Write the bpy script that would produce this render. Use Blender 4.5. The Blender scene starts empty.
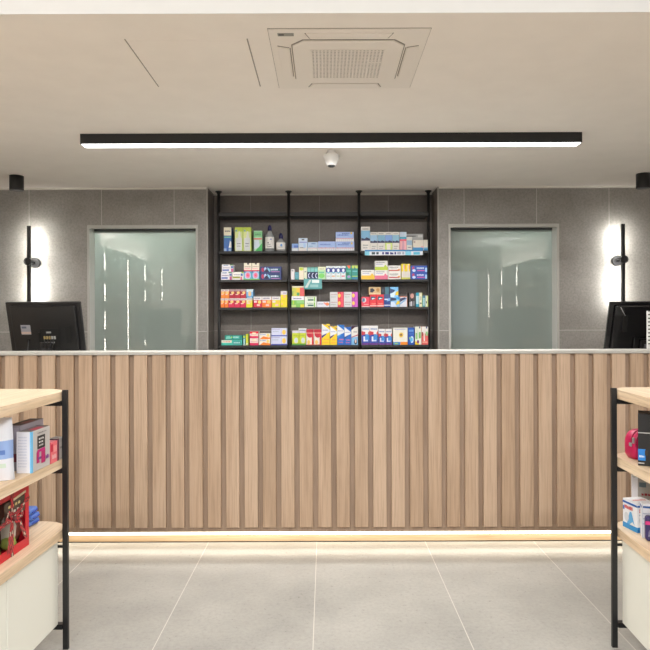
import bpy, bmesh, math, random
from mathutils import Vector, Matrix
scene = bpy.context.scene
COL = scene.collection
R = math.radians

# ------------------------------------------------------------------ camera
H = 1.247
F = 640.0
HZ = 319.5
cd = bpy.data.cameras.new('camera'); cam = bpy.data.objects.new('camera', cd); COL.objects.link(cam)
cam.location = (0, 0, H)
cam.rotation_euler = (R(90), R(0.2), 0)
cd.sensor_width = 36; cd.lens = F / 650 * 36
cd.shift_y = -(325 - HZ) / 650
cd.clip_start = 0.02
scene.camera = cam

# ------------------------------------------------------------------ world and light
w = bpy.data.worlds.new('world'); scene.world = w; w.use_nodes = True
w.node_tree.nodes['Background'].inputs[0].default_value = (0.75, 0.85, 1.0, 1)
w.node_tree.nodes['Background'].inputs[1].default_value = 0.6
scene.view_settings.view_transform = 'Standard'
scene.view_settings.look = 'None'
scene.view_settings.exposure = 0.27
scene.view_settings.gamma = 1
scene.view_settings.use_curve_mapping = False
scene.cycles.use_denoising = True
scene.cycles.max_bounces = 10
scene.cycles.diffuse_bounces = 6
scene.cycles.sample_clamp_indirect = 6
scene.cycles.caustics_reflective = False
scene.cycles.caustics_refractive = False

def area(name, loc, size, size_y, power, color=(1, 1, 1), rot=(0, 0, 0), spread=180):
    l = bpy.data.lights.new(name, 'AREA'); l.shape = 'RECTANGLE'
    l.size = size; l.size_y = size_y; l.energy = power; l.color = color; l.spread = R(spread)
    o = bpy.data.objects.new(name, l); COL.objects.link(o); o.location = loc; o.rotation_euler = rot
    return o
WARM = (1.0, 0.975, 0.95)
CZ = 2.3455          # low ceiling
HC = 2.85            # high ceiling of the shop floor
CE = 2.297            # front edge of the low ceiling
FILL_LAMPS = [(-1.0, 0.2), (1.1, 0.2), (-1.0, -1.6), (1.1, -1.6), (-1.0, -3.4), (1.1, -3.4)]  # lamps added out of view as fill light for the room
for (x, y) in FILL_LAMPS:
    area('shop_fill_light', (x, y, HC - 0.075), 1.45, 0.08, 58, WARM)
area('counter_light', (0.035, 3.81, CZ - 0.075), 2.86, 0.07, 52, (1, 0.985, 0.965))
for (x, y, l, p) in ((-2.9, 1.55, 3.4, 36), (3.68, -1.6, 3.1, 26)):     # added unseen uplight above the wall shelving, brightens the ceiling
    area('ceiling_fill_light', (x, y, 2.19 if x < 0 else 2.29), .08, l, p, (1, 0.98, 0.96), (R(180), 0, 0))

# ------------------------------------------------------------------ materials
def lin(c):
    c = c / 255.0
    return c / 12.92 if c <= 0.04045 else ((c + 0.055) / 1.055) ** 2.4
def rgb(r, g, b): return (lin(r), lin(g), lin(b), 1)
MATS = {}
def mat(name, col, rough=0.5, metal=0.0, spec=0.5, coat=0.0):
    key = name
    if key in MATS: return MATS[key]
    m = bpy.data.materials.new(name); m.use_nodes = True
    b = m.node_tree.nodes['Principled BSDF']
    b.inputs['Base Color'].default_value = rgb(*col)
    b.inputs['Roughness'].default_value = rough
    b.inputs['Metallic'].default_value = metal
    b.inputs['Specular IOR Level'].default_value = spec
    b.inputs['Coat Weight'].default_value = coat
    n = m.node_tree.nodes.new('ShaderNodeTexNoise'); n.inputs['Scale'].default_value = 40
    mr = m.node_tree.nodes.new('ShaderNodeMapRange')
    mr.inputs['To Min'].default_value = max(0, rough - 0.06); mr.inputs['To Max'].default_value = min(1, rough + 0.06)
    m.node_tree.links.new(n.outputs['Fac'], mr.inputs['Value']); m.node_tree.links.new(mr.outputs[0], b.inputs['Roughness'])
    MATS[key] = m
    return m
def C(r, g, b): return mat('print_%02x%02x%02x' % (r, g, b), (r, g, b), 0.42)
def emit(name, col, strength):
    m = bpy.data.materials.new(name); m.use_nodes = True
    nt = m.node_tree; nt.nodes.clear()
    e = nt.nodes.new('ShaderNodeEmission'); e.inputs[0].default_value = (*col, 1); e.inputs[1].default_value = strength
    o = nt.nodes.new('ShaderNodeOutputMaterial'); nt.links.new(e.outputs[0], o.inputs[0])
    return m

class NT:
    def __init__(s, name):
        s.m = bpy.data.materials.new(name); s.m.use_nodes = True
        s.t = s.m.node_tree; s.b = s.t.nodes['Principled BSDF']
    def n(s, typ, **kw):
        nd = s.t.nodes.new(typ)
        for k, v in kw.items():
            if k in ('operation', 'blend_type', 'data_type', 'noise_dimensions'): setattr(nd, k, v)
        return nd
    def math(s, op, a, b=None, c=None):
        nd = s.t.nodes.new('ShaderNodeMath'); nd.operation = op
        for i, v in enumerate((a, b, c)):
            if v is None: continue
            if isinstance(v, (int, float)): nd.inputs[i].default_value = v
            else: s.t.links.new(v, nd.inputs[i])
        return nd.outputs[0]
    def link(s, a, b): s.t.links.new(a, b)
    def mix(s, fac, a, b, blend='MIX'):
        nd = s.t.nodes.new('ShaderNodeMix'); nd.data_type = 'RGBA'; nd.blend_type = blend
        for sock, v in ((nd.inputs[0], fac), (nd.inputs[6], a), (nd.inputs[7], b)):
            if isinstance(v, (int, float)): sock.default_value = v
            elif isinstance(v, tuple): sock.default_value = v
            else: s.t.links.new(v, sock)
        return nd.outputs[2]
    def pos(s):
        g = s.t.nodes.new('ShaderNodeNewGeometry'); sp = s.t.nodes.new('ShaderNodeSeparateXYZ')
        s.link(g.outputs['Position'], sp.inputs[0]); return g.outputs['Position'], sp.outputs
    def noise(s, vec, scale, detail=4, rough=0.55):
        nd = s.t.nodes.new('ShaderNodeTexNoise'); nd.inputs['Scale'].default_value = scale
        nd.inputs['Detail'].default_value = detail; nd.inputs['Roughness'].default_value = rough
        s.link(vec, nd.inputs['Vector']); return nd.outputs['Fac']
    def ramp(s, fac, stops):
        nd = s.t.nodes.new('ShaderNodeValToRGB'); s.link(fac, nd.inputs[0])
        els = nd.color_ramp.elements
        while len(els) < len(stops): els.new(0.5)
        for e, (p, c) in zip(els, stops): e.position = p; e.color = c
        return nd.outputs[0]
    def map(s, vec, sc):
        nd = s.t.nodes.new('ShaderNodeMapping'); nd.inputs['Scale'].default_value = sc
        s.link(vec, nd.inputs['Vector']); return nd.outputs[0]

def tile_mat(name, c0, c1, jointc, ax, o0, p0, ay, o1, p1, jw, rough, speck):
    t = NT(name); pv, xyz = t.pos()
    n1 = t.noise(pv, 3.0, 5); n2 = t.noise(pv, 60, 3, 0.7); n3 = t.noise(pv, 260, 2, 0.6)
    base = t.ramp(n1, [(0.3, rgb(*c0)), (0.7, rgb(*c1))])
    sp = t.ramp(n2, [(0.38, (0.75, 0.75, 0.75, 1)), (0.5, (1, 1, 1, 1)), (0.68, (1.22, 1.21, 1.2, 1))])
    base = t.mix(speck, base, sp, 'MULTIPLY')
    sp3 = t.ramp(n3, [(0.3, (0.7, 0.7, 0.7, 1)), (0.42, (1, 1, 1, 1)), (0.66, (1, 1, 1, 1)), (0.74, (1.35, 1.33, 1.3, 1))])
    base = t.mix(speck, base, sp3, 'MULTIPLY')
    def cell(v, o, p): return t.math('DIVIDE', t.math('SUBTRACT', v, o), p)
    def dist(v, o, p):
        fr = t.math('FRACT', cell(v, o, p))
        d = t.math('MINIMUM', fr, t.math('SUBTRACT', 1.0, fr))
        return t.math('MULTIPLY', d, p)
    ca = t.math('FLOOR', cell(xyz[ax], o0, p0)); cb = t.math('FLOOR', cell(xyz[ay], o1, p1))
    cx = t.t.nodes.new('ShaderNodeCombineXYZ'); t.link(ca, cx.inputs[0]); t.link(cb, cx.inputs[1])
    wn = t.t.nodes.new('ShaderNodeTexWhiteNoise'); t.link(cx.outputs[0], wn.inputs['Vector'])
    var = t.ramp(wn.outputs['Value'], [(0, (0.93, 0.93, 0.93, 1)), (1, (1.05, 1.05, 1.05, 1))])
    base = t.mix(1.0, base, var, 'MULTIPLY')
    d = t.math('MINIMUM', dist(xyz[ax], o0, p0), dist(xyz[ay], o1, p1))
    j = t.math('LESS_THAN', d, jw / 2)
    t.link(t.mix(j, base, rgb(*jointc)), t.b.inputs['Base Color'])
    rr = t.t.nodes.new('ShaderNodeMapRange'); t.link(n2, rr.inputs[0])
    rr.inputs['To Min'].default_value = rough - 0.07; rr.inputs['To Max'].default_value = rough + 0.07
    t.link(rr.outputs[0], t.b.inputs['Roughness'])
    return t.m
M_FLOOR = tile_mat('grey_stone_floor_tile', (143, 143, 139), (162, 161, 156), (198, 195, 188), 0, -0.05, 0.607, 1, 2.375, 1.2, 0.0032, 0.3, 0.34)
M_WALL = tile_mat('grey_stone_wall_tile', (129, 125, 120), (149, 145, 140), (180, 176, 170), 0, -1.25, 0.602, 2, 1.1515, 1.181, 0.005, 0.45, 0.55)
M_RECESS = tile_mat('niche_stone_wall_tile', (106, 98, 92), (120, 112, 106), (150, 145, 140), 0, -0.647, 0.602, 2, 1.1515, 1.181, 0.004, 0.45, 0.5)  # wall tile pattern in a darker tone for the niche

def wood_mat(name, dark, mid, light, axis, slat=None, rough=0.5, sc=1.0):
    t = NT(name); pv, xyz = t.pos()
    s = [26 * sc, 26 * sc, 26 * sc]; s[axis] = 1.3 * sc
    vec = t.map(pv, tuple(s))
    if slat:
        k = t.math('FLOOR', t.math('DIVIDE', t.math('SUBTRACT', xyz[0], slat[0]), slat[1]))
        cx = t.t.nodes.new('ShaderNodeCombineXYZ'); t.link(k, cx.inputs[0])
        wn = t.t.nodes.new('ShaderNodeTexWhiteNoise'); t.link(cx.outputs[0], wn.inputs['Vector'])
        off = t.t.nodes.new('ShaderNodeVectorMath'); off.operation = 'SCALE'; off.inputs['Scale'].default_value = 20
        t.link(wn.outputs['Color'], off.inputs[0])
        add = t.t.nodes.new('ShaderNodeVectorMath'); add.operation = 'ADD'
        t.link(vec, add.inputs[0]); t.link(off.outputs[0], add.inputs[1]); vec = add.outputs[0]
    n1 = t.noise(vec, 0.9, 6, 0.6)
    s2 = [160 * sc] * 3; s2[axis] = 4 * sc
    n2 = t.noise(t.map(pv, tuple(s2)), 1.0, 3, 0.6)
    s3 = [7 * sc] * 3; s3[axis] = 0.9 * sc
    vec3 = t.map(vec, (0.27, 0.27, 0.27))
    w_ = t.t.nodes.new('ShaderNodeTexWave'); w_.wave_type = 'RINGS'; w_.inputs['Scale'].default_value = 0.8
    w_.inputs['Distortion'].default_value = 5; w_.inputs['Detail'].default_value = 3; w_.inputs['Detail Scale'].default_value = 1.2
    t.link(vec3, w_.inputs['Vector'])
    m_ = t.math('ADD', t.math('MULTIPLY', n1, 0.75), t.math('MULTIPLY', w_.outputs['Fac'], 0.25))
    base = t.ramp(m_, [(0.34, rgb(*dark)), (0.48, rgb(*mid)), (0.64, rgb(*light))])
    fine = t.ramp(n2, [(0.35, (0.80, 0.78, 0.76, 1)), (0.5, (1, 1, 1, 1)), (0.7, (1.08, 1.08, 1.07, 1))])
    base = t.mix(0.8, base, fine, 'MULTIPLY')
    if slat:
        v2 = t.ramp(wn.outputs['Value'], [(0, (0.975, 0.975, 0.97, 1)), (1, (1.025, 1.025, 1.025, 1))])
        base = t.mix(1.0, base, v2, 'MULTIPLY')
    t.link(base, t.b.inputs['Base Color']); t.b.inputs['Roughness'].default_value = rough
    bp = t.t.nodes.new('ShaderNodeBump'); bp.inputs['Strength'].default_value = 0.08; bp.inputs['Distance'].default_value = 0.001
    t.link(n2, bp.inputs['Height']); t.link(bp.outputs[0], t.b.inputs['Normal'])
    return t.m
SL0 = -1.400 * 181 / 178 ; PITCH = 18.4 / 181
SL0 = (75.8 - 325) / 181
M_SLAT = wood_mat('oak_slat_wood', (176, 149, 124), (187, 160, 135), (196, 170, 146), 2, (SL0, PITCH))
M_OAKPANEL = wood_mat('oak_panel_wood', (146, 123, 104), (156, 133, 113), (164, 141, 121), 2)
M_PLINTH = wood_mat('oak_plinth_wood', (190, 160, 125), (202, 174, 140), (212, 186, 152), 0)
M_SHELFWOOD = wood_mat('light_oak_shelf_wood', (208, 183, 152), (219, 195, 165), (227, 206, 178), 1)

def plaster(name, col, sc=6):
    t = NT(name); pv, _ = t.pos(); n = t.noise(pv, sc, 4)
    c = tuple(col); d = tuple(max(0, v - 4) for v in col)
    t.link(t.ramp(n, [(0.3, rgb(*d)), (0.7, rgb(*c))]), t.b.inputs['Base Color']); t.b.inputs['Roughness'].default_value = 0.8
    return t.m
M_CEIL = plaster('matt_ceiling_paint', (248, 241, 233))
M_WHITE = plaster('white_wall_paint', (226, 226, 225))
M_GREIGE = plaster('greige_wall_paint', (190, 182, 172))
M_BLACK = mat('black_powder_coated_metal', (24, 24, 25), 0.42)
M_BLACKS = mat('black_matt_shelf_steel', (38, 37, 37), 0.5)
M_BLKPLASTIC = mat('black_plastic', (26, 25, 26), 0.3)
M_GLOSSBLK = mat('glossy_black_plastic', (18, 17, 19), 0.14)
M_ALU = mat('brushed_grey_metal', (176, 176, 172), 0.4, 0.5)
M_FACE = mat('grey_metal_edge', (172, 170, 164), 0.5)
M_BEAD = mat('pale_ceiling_bead', (214, 210, 202), 0.5)
M_JAMB = mat('pale_grey_lacquered_frame', (214, 213, 208), 0.35)
M_TRIM = mat('pale_metal_trim', (158, 154, 148), 0.5, 0.1)
M_TOP = mat('white_solid_surface', (186, 184, 178), 0.4)
M_ACW = mat('white_ac_plastic', (240, 233, 224), 0.5)
M_ACD = mat('grey_ac_slot', (150, 142, 132), 0.6)
M_ACHOLE = mat('grey_ac_mesh', (84, 78, 72), 0.7)
M_CABW = mat('off_white_lacquer', (226, 226, 216), 0.35)
M_CAMW = mat('white_glossy_plastic', (252, 252, 252), 0.4)
M_DKGREY = mat('dark_grey_plastic', (70, 72, 74), 0.4)
E_LAMP = emit('lamp_diffuser_light', (1, 0.99, 0.96), 6.0)
E_LED = emit('warm_led_light', (1.0, 0.9, 0.74), 6.5)
E_SCONCE = emit('cool_led_light', (1.0, 0.985, 0.93), 115.0)
E_STRIP = emit('shelf_led_light', (1.0, 0.93, 0.82), 20.0)

def glass_mat():
    m = bpy.data.materials.new('frosted_green_glass'); m.use_nodes = True
    nt = m.node_tree; nt.nodes.clear(); N = nt.nodes.new; L = nt.links.new
    out = N('ShaderNodeOutputMaterial')
    d = N('ShaderNodeBsdfDiffuse'); d.inputs[0].default_value = rgb(168, 178, 172)
    tr = N('ShaderNodeBsdfTranslucent'); tr.inputs[0].default_value = rgb(214, 224, 217)
    m1 = N('ShaderNodeMixShader'); m1.inputs[0].default_value = 0.5; L(d.outputs[0], m1.inputs[1]); L(tr.outputs[0], m1.inputs[2])
    g = N('ShaderNodeBsdfGlossy'); g.inputs['Roughness'].default_value = 0.012
    fr = N('ShaderNodeFresnel'); fr.inputs[0].default_value = 1.95
    m2 = N('ShaderNodeMixShader'); L(fr.outputs[0], m2.inputs[0]); L(m1.outputs[0], m2.inputs[1]); L(g.outputs[0], m2.inputs[2])
    L(m2.outputs[0], out.inputs[0])
    return m
M_FROST = glass_mat()
def clear_mat(name, col, rough=0.03):
    m = bpy.data.materials.new(name); m.use_nodes = True
    b = m.node_tree.nodes['Principled BSDF']; b.inputs['Base Color'].default_value = rgb(*col)
    b.inputs['Roughness'].default_value = rough; b.inputs['Transmission Weight'].default_value = 1.0; b.inputs['IOR'].default_value = 1.3
    return m
def pane_mat():
    m = bpy.data.materials.new('clear_glass'); m.use_nodes = True
    nt = m.node_tree; nt.nodes.clear(); N = nt.nodes.new
    out = N('ShaderNodeOutputMaterial'); a = N('ShaderNodeBsdfTransparent'); g = N('ShaderNodeBsdfGlossy'); g.inputs['Roughness'].default_value = .02
    f = N('ShaderNodeFresnel'); f.inputs[0].default_value = 1.45; x = N('ShaderNodeMixShader')
    nt.links.new(f.outputs[0], x.inputs[0]); nt.links.new(a.outputs[0], x.inputs[1]); nt.links.new(g.outputs[0], x.inputs[2]); nt.links.new(x.outputs[0], out.inputs[0])
    return m
M_CLEAR = pane_mat()
M_BOTTLE = mat('clear_bottle_plastic', (196, 200, 202), 0.12); M_BOTTLE.node_tree.nodes['Principled BSDF'].inputs['Alpha'].default_value = 0.45

# ------------------------------------------------------------------ mesh builder
class MB:
    def __init__(s): s.bm = bmesh.new(); s.mats = []
    def mi(s, m):
        if m not in s.mats: s.mats.append(m)
        return s.mats.index(m)
    def box(s, x0, x1, y0, y1, z0, z1, m, bev=0.0, seg=2):
        g = bmesh.ops.create_cube(s.bm, size=1)
        vs = g['verts']
        for v in vs:
            v.co = Vector(((x0 + x1) / 2 + v.co.x * (x1 - x0), (y0 + y1) / 2 + v.co.y * (y1 - y0), (z0 + z1) / 2 + v.co.z * (z1 - z0)))
        fs = set(f for v in vs for f in v.link_faces); i = s.mi(m)
        for f in fs: f.material_index = i
        if bev > 0:
            es = list(set(e for f in fs for e in f.edges))
            bev = min(bev, 0.45 * min(x1 - x0, y1 - y0, z1 - z0))
            r = bmesh.ops.bevel(s.bm, geom=es, offset=bev, segments=seg, affect='EDGES', profile=0.5)
            for f in r['faces']: f.material_index = i
        return s
    def cyl(s, p0, p1, r0, m, r1=None, n=20, cap=True):
        p0 = Vector(p0); p1 = Vector(p1); r1 = r0 if r1 is None else r1
        ax = (p1 - p0).normalized(); q = ax.to_track_quat('Z', 'Y')
        a = []; b = []
        for k in range(n):
            t = 2 * math.pi * k / n; d = q @ Vector((math.cos(t), math.sin(t), 0))
            a.append(s.bm.verts.new(p0 + d * r0)); b.append(s.bm.verts.new(p1 + d * r1))
        i = s.mi(m)
        for k in range(n):
            f = s.bm.faces.new((a[k], a[(k + 1) % n], b[(k + 1) % n], b[k])); f.material_index = i; f.smooth = True
        if cap:
            f = s.bm.faces.new(a[::-1]); f.material_index = i
            f = s.bm.faces.new(b); f.material_index = i
        return s
    def lathe(s, prof, m, c=(0, 0, 0), n=24, sy=1.0):
        rings = []; i = s.mi(m)
        for r, z in prof:
            rings.append([s.bm.verts.new((c[0] + r * math.cos(2 * math.pi * k / n), c[1] + sy * r * math.sin(2 * math.pi * k / n), c[2] + z)) for k in range(n)])
        for a, b in zip(rings, rings[1:]):
            for k in range(n):
                f = s.bm.faces.new((a[k], a[(k + 1) % n], b[(k + 1) % n], b[k])); f.material_index = i; f.smooth = True
        f = s.bm.faces.new(rings[0][::-1]); f.material_index = i
        f = s.bm.faces.new(rings[-1]); f.material_index = i
        return s
    def poly(s, pts, m):
        f = s.bm.faces.new([s.bm.verts.new(p) for p in pts]); f.material_index = s.mi(m); return s
    def prism(s, pts, z0, z1, m, bev=0.0):      # pts: (x, y) loop, counter-clockwise
        a = [s.bm.verts.new((x, y, z0)) for x, y in pts]; b = [s.bm.verts.new((x, y, z1)) for x, y in pts]; i = s.mi(m); n = len(pts)
        fs = [s.bm.faces.new((a[k], a[(k + 1) % n], b[(k + 1) % n], b[k])) for k in range(n)]
        top = s.bm.faces.new(b); fs += [s.bm.faces.new(a[::-1]), top]
        for f in fs: f.material_index = i
        if bev:
            es = list(set(list(top.edges) + list(fs[-2].edges)))
            r = bmesh.ops.bevel(s.bm, geom=es, offset=bev, segments=2, affect='EDGES', profile=0.5)
            for f in r['faces']: f.material_index = i
        return s
    def tube(s, pts, r, m, n=10):
        for a, b in zip(pts, pts[1:]): s.cyl(a, b, r, m, n=n)
        return s
    def build(s, name, parent=None, loc=None):
        bmesh.ops.recalc_face_normals(s.bm, faces=s.bm.faces[:])
        me = bpy.data.meshes.new(name); s.bm.to_mesh(me); s.bm.free()
        for m in s.mats: me.materials.append(m)
        o = bpy.data.objects.new(name, me); COL.objects.link(o)
        if parent is not None: o.parent = parent
        if loc: o.location = loc
        return o
def tag(o, label, cat, group=None):
    o['label'] = label; o['category'] = cat
    if group: o['group'] = group
    return o
def thing(name, label, cat, loc=(0, 0, 0), rz=0, group=None):
    o = bpy.data.objects.new(name, None); COL.objects.link(o); o.empty_display_size = 0.05
    o.location = loc; o.rotation_euler = (0, 0, rz)
    return tag(o, label, cat, group)
def struct(o): o['kind'] = 'structure'; return o

# ------------------------------------------------------------------ room shell
XL, XR, YB, YF = -3.05, 3.85, 7.1, -5.0
WY = 5.315; RY = 5.60; RX0, RX1 = -0.975, 0.943
b = MB(); b.box(XL - .1, XR + .1, YF - .1, YB + .1, -0.12, 0, M_FLOOR); struct(b.build('floor'))
b = MB(); b.box(XL - .1, XR + .1, CE, YB + .1, CZ, CZ + 0.12, M_CEIL); struct(b.build('ceiling'))
b = MB(); b.box(XL - .1, XR + .1, YF - .1, CE + .03, HC, HC + 0.12, M_WHITE); struct(b.build('ceiling_front'))
b = MB(); b.box(XL - .1, XR + .1, CE, CE + .03, CZ + .12, HC, M_WHITE); b.box(XL - .1, XR + .1, CE - .002, CE, CZ, HC, M_WHITE); struct(b.build('wall_bulkhead'))
b = MB(); b.box(XL - .12, XL, YF, YB, 0, HC, M_GREIGE); struct(b.build('wall_left'))
b = MB(); b.box(XR, XR + .12, YF, YB, 0, HC, M_GREIGE); struct(b.build('wall_right'))
b = MB(); b.box(XL, XR, YB, YB + .1, 0, CZ, M_WHITE); struct(b.build('wall_store_back'))
b = MB()
b.box(XL, -1.6, YF - .1, YF, 0, HC, M_GREIGE); b.box(-1.6, XR, YF - .1, YF, 2.5, HC, M_GREIGE); b.box(-1.6, XR, YF - .1, YF, 0, .12, M_GREIGE)
struct(b.build('wall_front'))
for k, (x0, x1) in enumerate(((-1.6, .2), (.2, 2.0), (2.0, XR))):
    b = MB(); b.box(x0, x0 + .06, YF - .08, YF - .02, .12, 2.5, M_DKGREY); b.box(x1 - .06, x1, YF - .08, YF - .02, .12, 2.5, M_DKGREY)
    b.box(x0 + .06, x1 - .06, YF - .08, YF - .02, 2.44, 2.5, M_DKGREY); b.box(x0 + .06, x1 - .06, YF - .08, YF - .02, .12, .18, M_DKGREY)
    fr = struct(b.build('window_%d' % (k + 3)))
    b = MB(); b.box(x0 + .06, x1 - .06, YF - .055, YF - .045, .18, 2.44, M_CLEAR); b.build('pane', fr)

W1 = (-1.966, -1.056, 2.028); W2 = (1.030, 1.940, 2.035); WB = 0.85
OZ = 1.247 + (319.5 - 225) / 120.4
b = MB()   # tiled back wall left and right of the niche, with window openings
b.box(XL, W1[0], WY, WY + .14, 0, CZ, M_WALL); b.box(W1[1], RX0, WY, WY + .14, 0, CZ, M_WALL)
b.box(W1[0], W1[1], WY, WY + .14, OZ, CZ, M_WALL); b.box(W1[0], W1[1], WY, WY + .14, 0, WB, M_WALL)
struct(b.build('wall_back_left'))
b = MB()
b.box(RX1, W2[0], WY, WY + .14, 0, CZ, M_WALL); b.box(W2[1], XR, WY, WY + .14, 0, CZ, M_WALL)
b.box(W2[0], W2[1], WY, WY + .14, OZ, CZ, M_WALL); b.box(W2[0], W2[1], WY, WY + .14, 0, WB, M_WALL)
struct(b.build('wall_back_right'))
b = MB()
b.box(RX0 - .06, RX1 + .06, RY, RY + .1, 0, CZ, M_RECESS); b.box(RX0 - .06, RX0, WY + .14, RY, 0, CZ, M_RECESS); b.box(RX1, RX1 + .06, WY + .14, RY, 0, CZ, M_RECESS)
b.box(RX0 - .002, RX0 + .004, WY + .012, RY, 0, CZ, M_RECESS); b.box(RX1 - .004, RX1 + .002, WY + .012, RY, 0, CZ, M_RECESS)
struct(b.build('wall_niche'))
for k, x in enumerate((RX0, RX1)):
    b = MB(); b.box(x - .006, x + .006, WY - .004, WY + .012, 0, CZ, M_TRIM, .002); struct(b.build('trim_%d' % (k + 1)))
b = MB(); b.box(XL, RX0 - .006, WY - .008, WY, CZ - .012, CZ, M_BEAD); b.box(RX1 + .006, XR, WY - .008, WY, CZ - .012, CZ, M_BEAD)
struct(b.build('trim_3'))
b = MB(); b.box(RX0 + .004, RX1 - .004, RY - .008, RY, CZ - .010, CZ, M_BEAD); struct(b.build('trim_4'))
# glazed openings
for k, (x0, x1) in enumerate(((W1[0], W1[1]), (W2[0], W2[1]))):
    b = MB(); y0, y1 = WY - .006, WY + .14; t = .012
    b.box(x0, x0 + t, y0, y1, WB, OZ, M_JAMB); b.box(x1 - t, x1, y0, y1, WB, OZ, M_JAMB)
    b.box(x0 + t, x1 - t, y0, y1, OZ - t, OZ, M_JAMB); b.box(x0 + t, x1 - t, y0, y1, WB, WB + t, M_ALU)
    b.box(x0 + t, x1 - t, y1 - .03, y1, OZ - .03, OZ - t, M_DKGREY)
    b.box(x0 - .004, x0 + t + .002, y0 - .003, y0, WB, OZ + .004, M_FACE); b.box(x1 - t - .002, x1 + .004, y0 - .003, y0, WB, OZ + .004, M_FACE); b.box(x0 + t + .002, x1 - t - .002, y0 - .003, y0, OZ - t - .012, OZ + .004, M_FACE)
    fr = struct(b.build('window_%d' % (k + 1)))
    b = MB(); b.box(x0 + t, x1 - t, WY + .122, WY + .130, WB + t, OZ - .03, M_FROST); b.build('frosted_pane', fr)
# small stores behind the frosted glass, each with an unseen lamp added for the pane's glow
for (x0, x1, lx) in ((-3.0, RX0 - .08, -1.62), (RX1 + .08, 3.8, 1.70)):
    b = MB(); b.box(lx - .25, lx + .25, WY + .24, WY + .48, CZ - .03, CZ - .001, M_CAMW, .004)
    b.box(lx - .23, lx + .23, WY + .26, WY + .46, CZ - .034, CZ - .03, E_LAMP)
    tag(b.build('store_glow_lamp'), 'flat lamp added unseen behind the %s frosted window to make it glow' % ('left' if lx < 0 else 'right'), 'ceiling light', 'added lights in the stores behind the glass')
    area('store_glow_light', (lx, WY + .36, CZ - .04), .5, .18, 88 if lx < 0 else 42, (0.97, 1.0, 0.98))

# ceiling access hatch
b = MB(); hx0, hx1, hy0, hy1 = -.779, -.300, 2.50, 3.01; g = .003
b.box(hx0 + g, hx1 - g, hy0 + g, hy1 - g, CZ - .0008, CZ - .0001, M_CEIL)
for q in ((hx0 - .002, hx0 + g, hy0, hy1), (hx1 - g, hx1 + .002, hy0, hy1)): b.box(q[0], q[1], q[2], q[3], CZ - .0014, CZ - .0001, M_ACD)
struct(b.build('trim_5'))

# ------------------------------------------------------------------ service counter
FY = 640 / 181; PY = 640 / 178.4; CT = 1.247 - (351.1 - 319.5) / 181
cx0, cx1 = -1.985, 2.05
t = thing('service_counter', 'long service counter clad in vertical oak slats with a thin pale top and lit plinth', 'counter', (0, FY, 0))
b = MB(); k = -20
BZ = 1.247 - (527.5 - 319.5) / 181; PB = BZ - .030
while SL0 + k * PITCH + .029 / 2 < cx1:
    x0 = SL0 + k * PITCH + .028 / 2; x1 = x0 + PITCH - .028; k += 1
    if x0 < cx0 or x1 > cx1: continue
    b.box(x0, x1, 0, .021, BZ, CT - .018, M_SLAT, .0015, 1)
b.build('slat_cladding', t)
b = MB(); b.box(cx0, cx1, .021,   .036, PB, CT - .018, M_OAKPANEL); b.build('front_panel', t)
b = MB(); b.box(cx0, cx1, -.008, .16, CT - .018, CT, M_TOP, .003); b.build('ledge_top', t)
b = MB(); b.box(cx0, cx1, .036, .15, PB + .004, CT - .018, M_WHITE); b.build('body', t)
dk = thing('back_desk', 'white staff desk behind the slatted counter carrying the monitors', 'desk', (0, FY + .155, 0))
dx0, dx1 = -2.03, 2.30
b = MB(); b.box(dx0 + .01, dx1 - .01, 0, .56, .0, .86, M_WHITE); b.build('body', dk)
b = MB(); b.box(dx0, dx1, 0, .60, .86, .89, M_TOP, .003); b.build('worktop', dk)
p = PY - FY
b = MB(); b.box(cx0, cx1, p, p + .08, .006, PB, M_PLINTH); b.box(cx0, cx1, p + .006, p + .07, 0, .006, M_BLACK); b.build('plinth', t)
b = MB(); b.box(cx0, cx1, p - .008, p, .046, .062, E_LED); b.build('led_strip', t)
area('plinth_light', (0.03, PY - .016, .057), 4.0, .012, 1.8, (1, .89, .72), (R(-20), 0, 0))

# ------------------------------------------------------------------ linear lamp, dome camera, spots, sconces
t = thing('linear_ceiling_light', 'long black linear ceiling light with a bright white diffuser above the counter', 'ceiling light', (.040, 3.81, CZ))
b = MB(); L2 = 1.478
b.box(-L2, L2, -.042, -.037, -.060, 0, M_BLACK); b.box(-L2, L2, .037, .042, -.060, 0, M_BLACK)
b.box(-L2, -L2 + .004, -.037, .037, -.060, 0, M_BLACK); b.box(L2 - .004, L2, -.037, .037, -.060, 0, M_BLACK)
b.box(-L2 + .004, L2 - .004, -.037, .037, -.02, -.001, M_BLACK)
b.build('housing', t)
for s in (-1, 1):
    b = MB(); xa, xb = sorted((s * .0015 - .0, s * (L2 - .005))); b.box(xa, xb, -.036, .036, -.063, -.05, E_LAMP, .003); b.build('diffuser', t)

for i, (x, y) in enumerate(FILL_LAMPS):  # fixture bodies around the added fill lights
    side = 'left' if x < 0 else 'right'
    t = thing('linear_ceiling_light', 'added unseen black linear fill light on the high shop ceiling, %s row, %s' % (side, ('nearest the counter', 'middle', 'nearest the shopfront')[i // 2]), 'ceiling light', (x, y, HC), 0, 'added fill lights over the shop floor')
    b = MB(); b.box(-.75, .75, -.05, .05, -.06, -.0005, M_BLACK, .002); b.build('housing', t)
    b = MB(); b.box(-.74, .74, -.044, .044, -.064, -.058, E_LAMP); b.build('diffuser', t)

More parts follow.
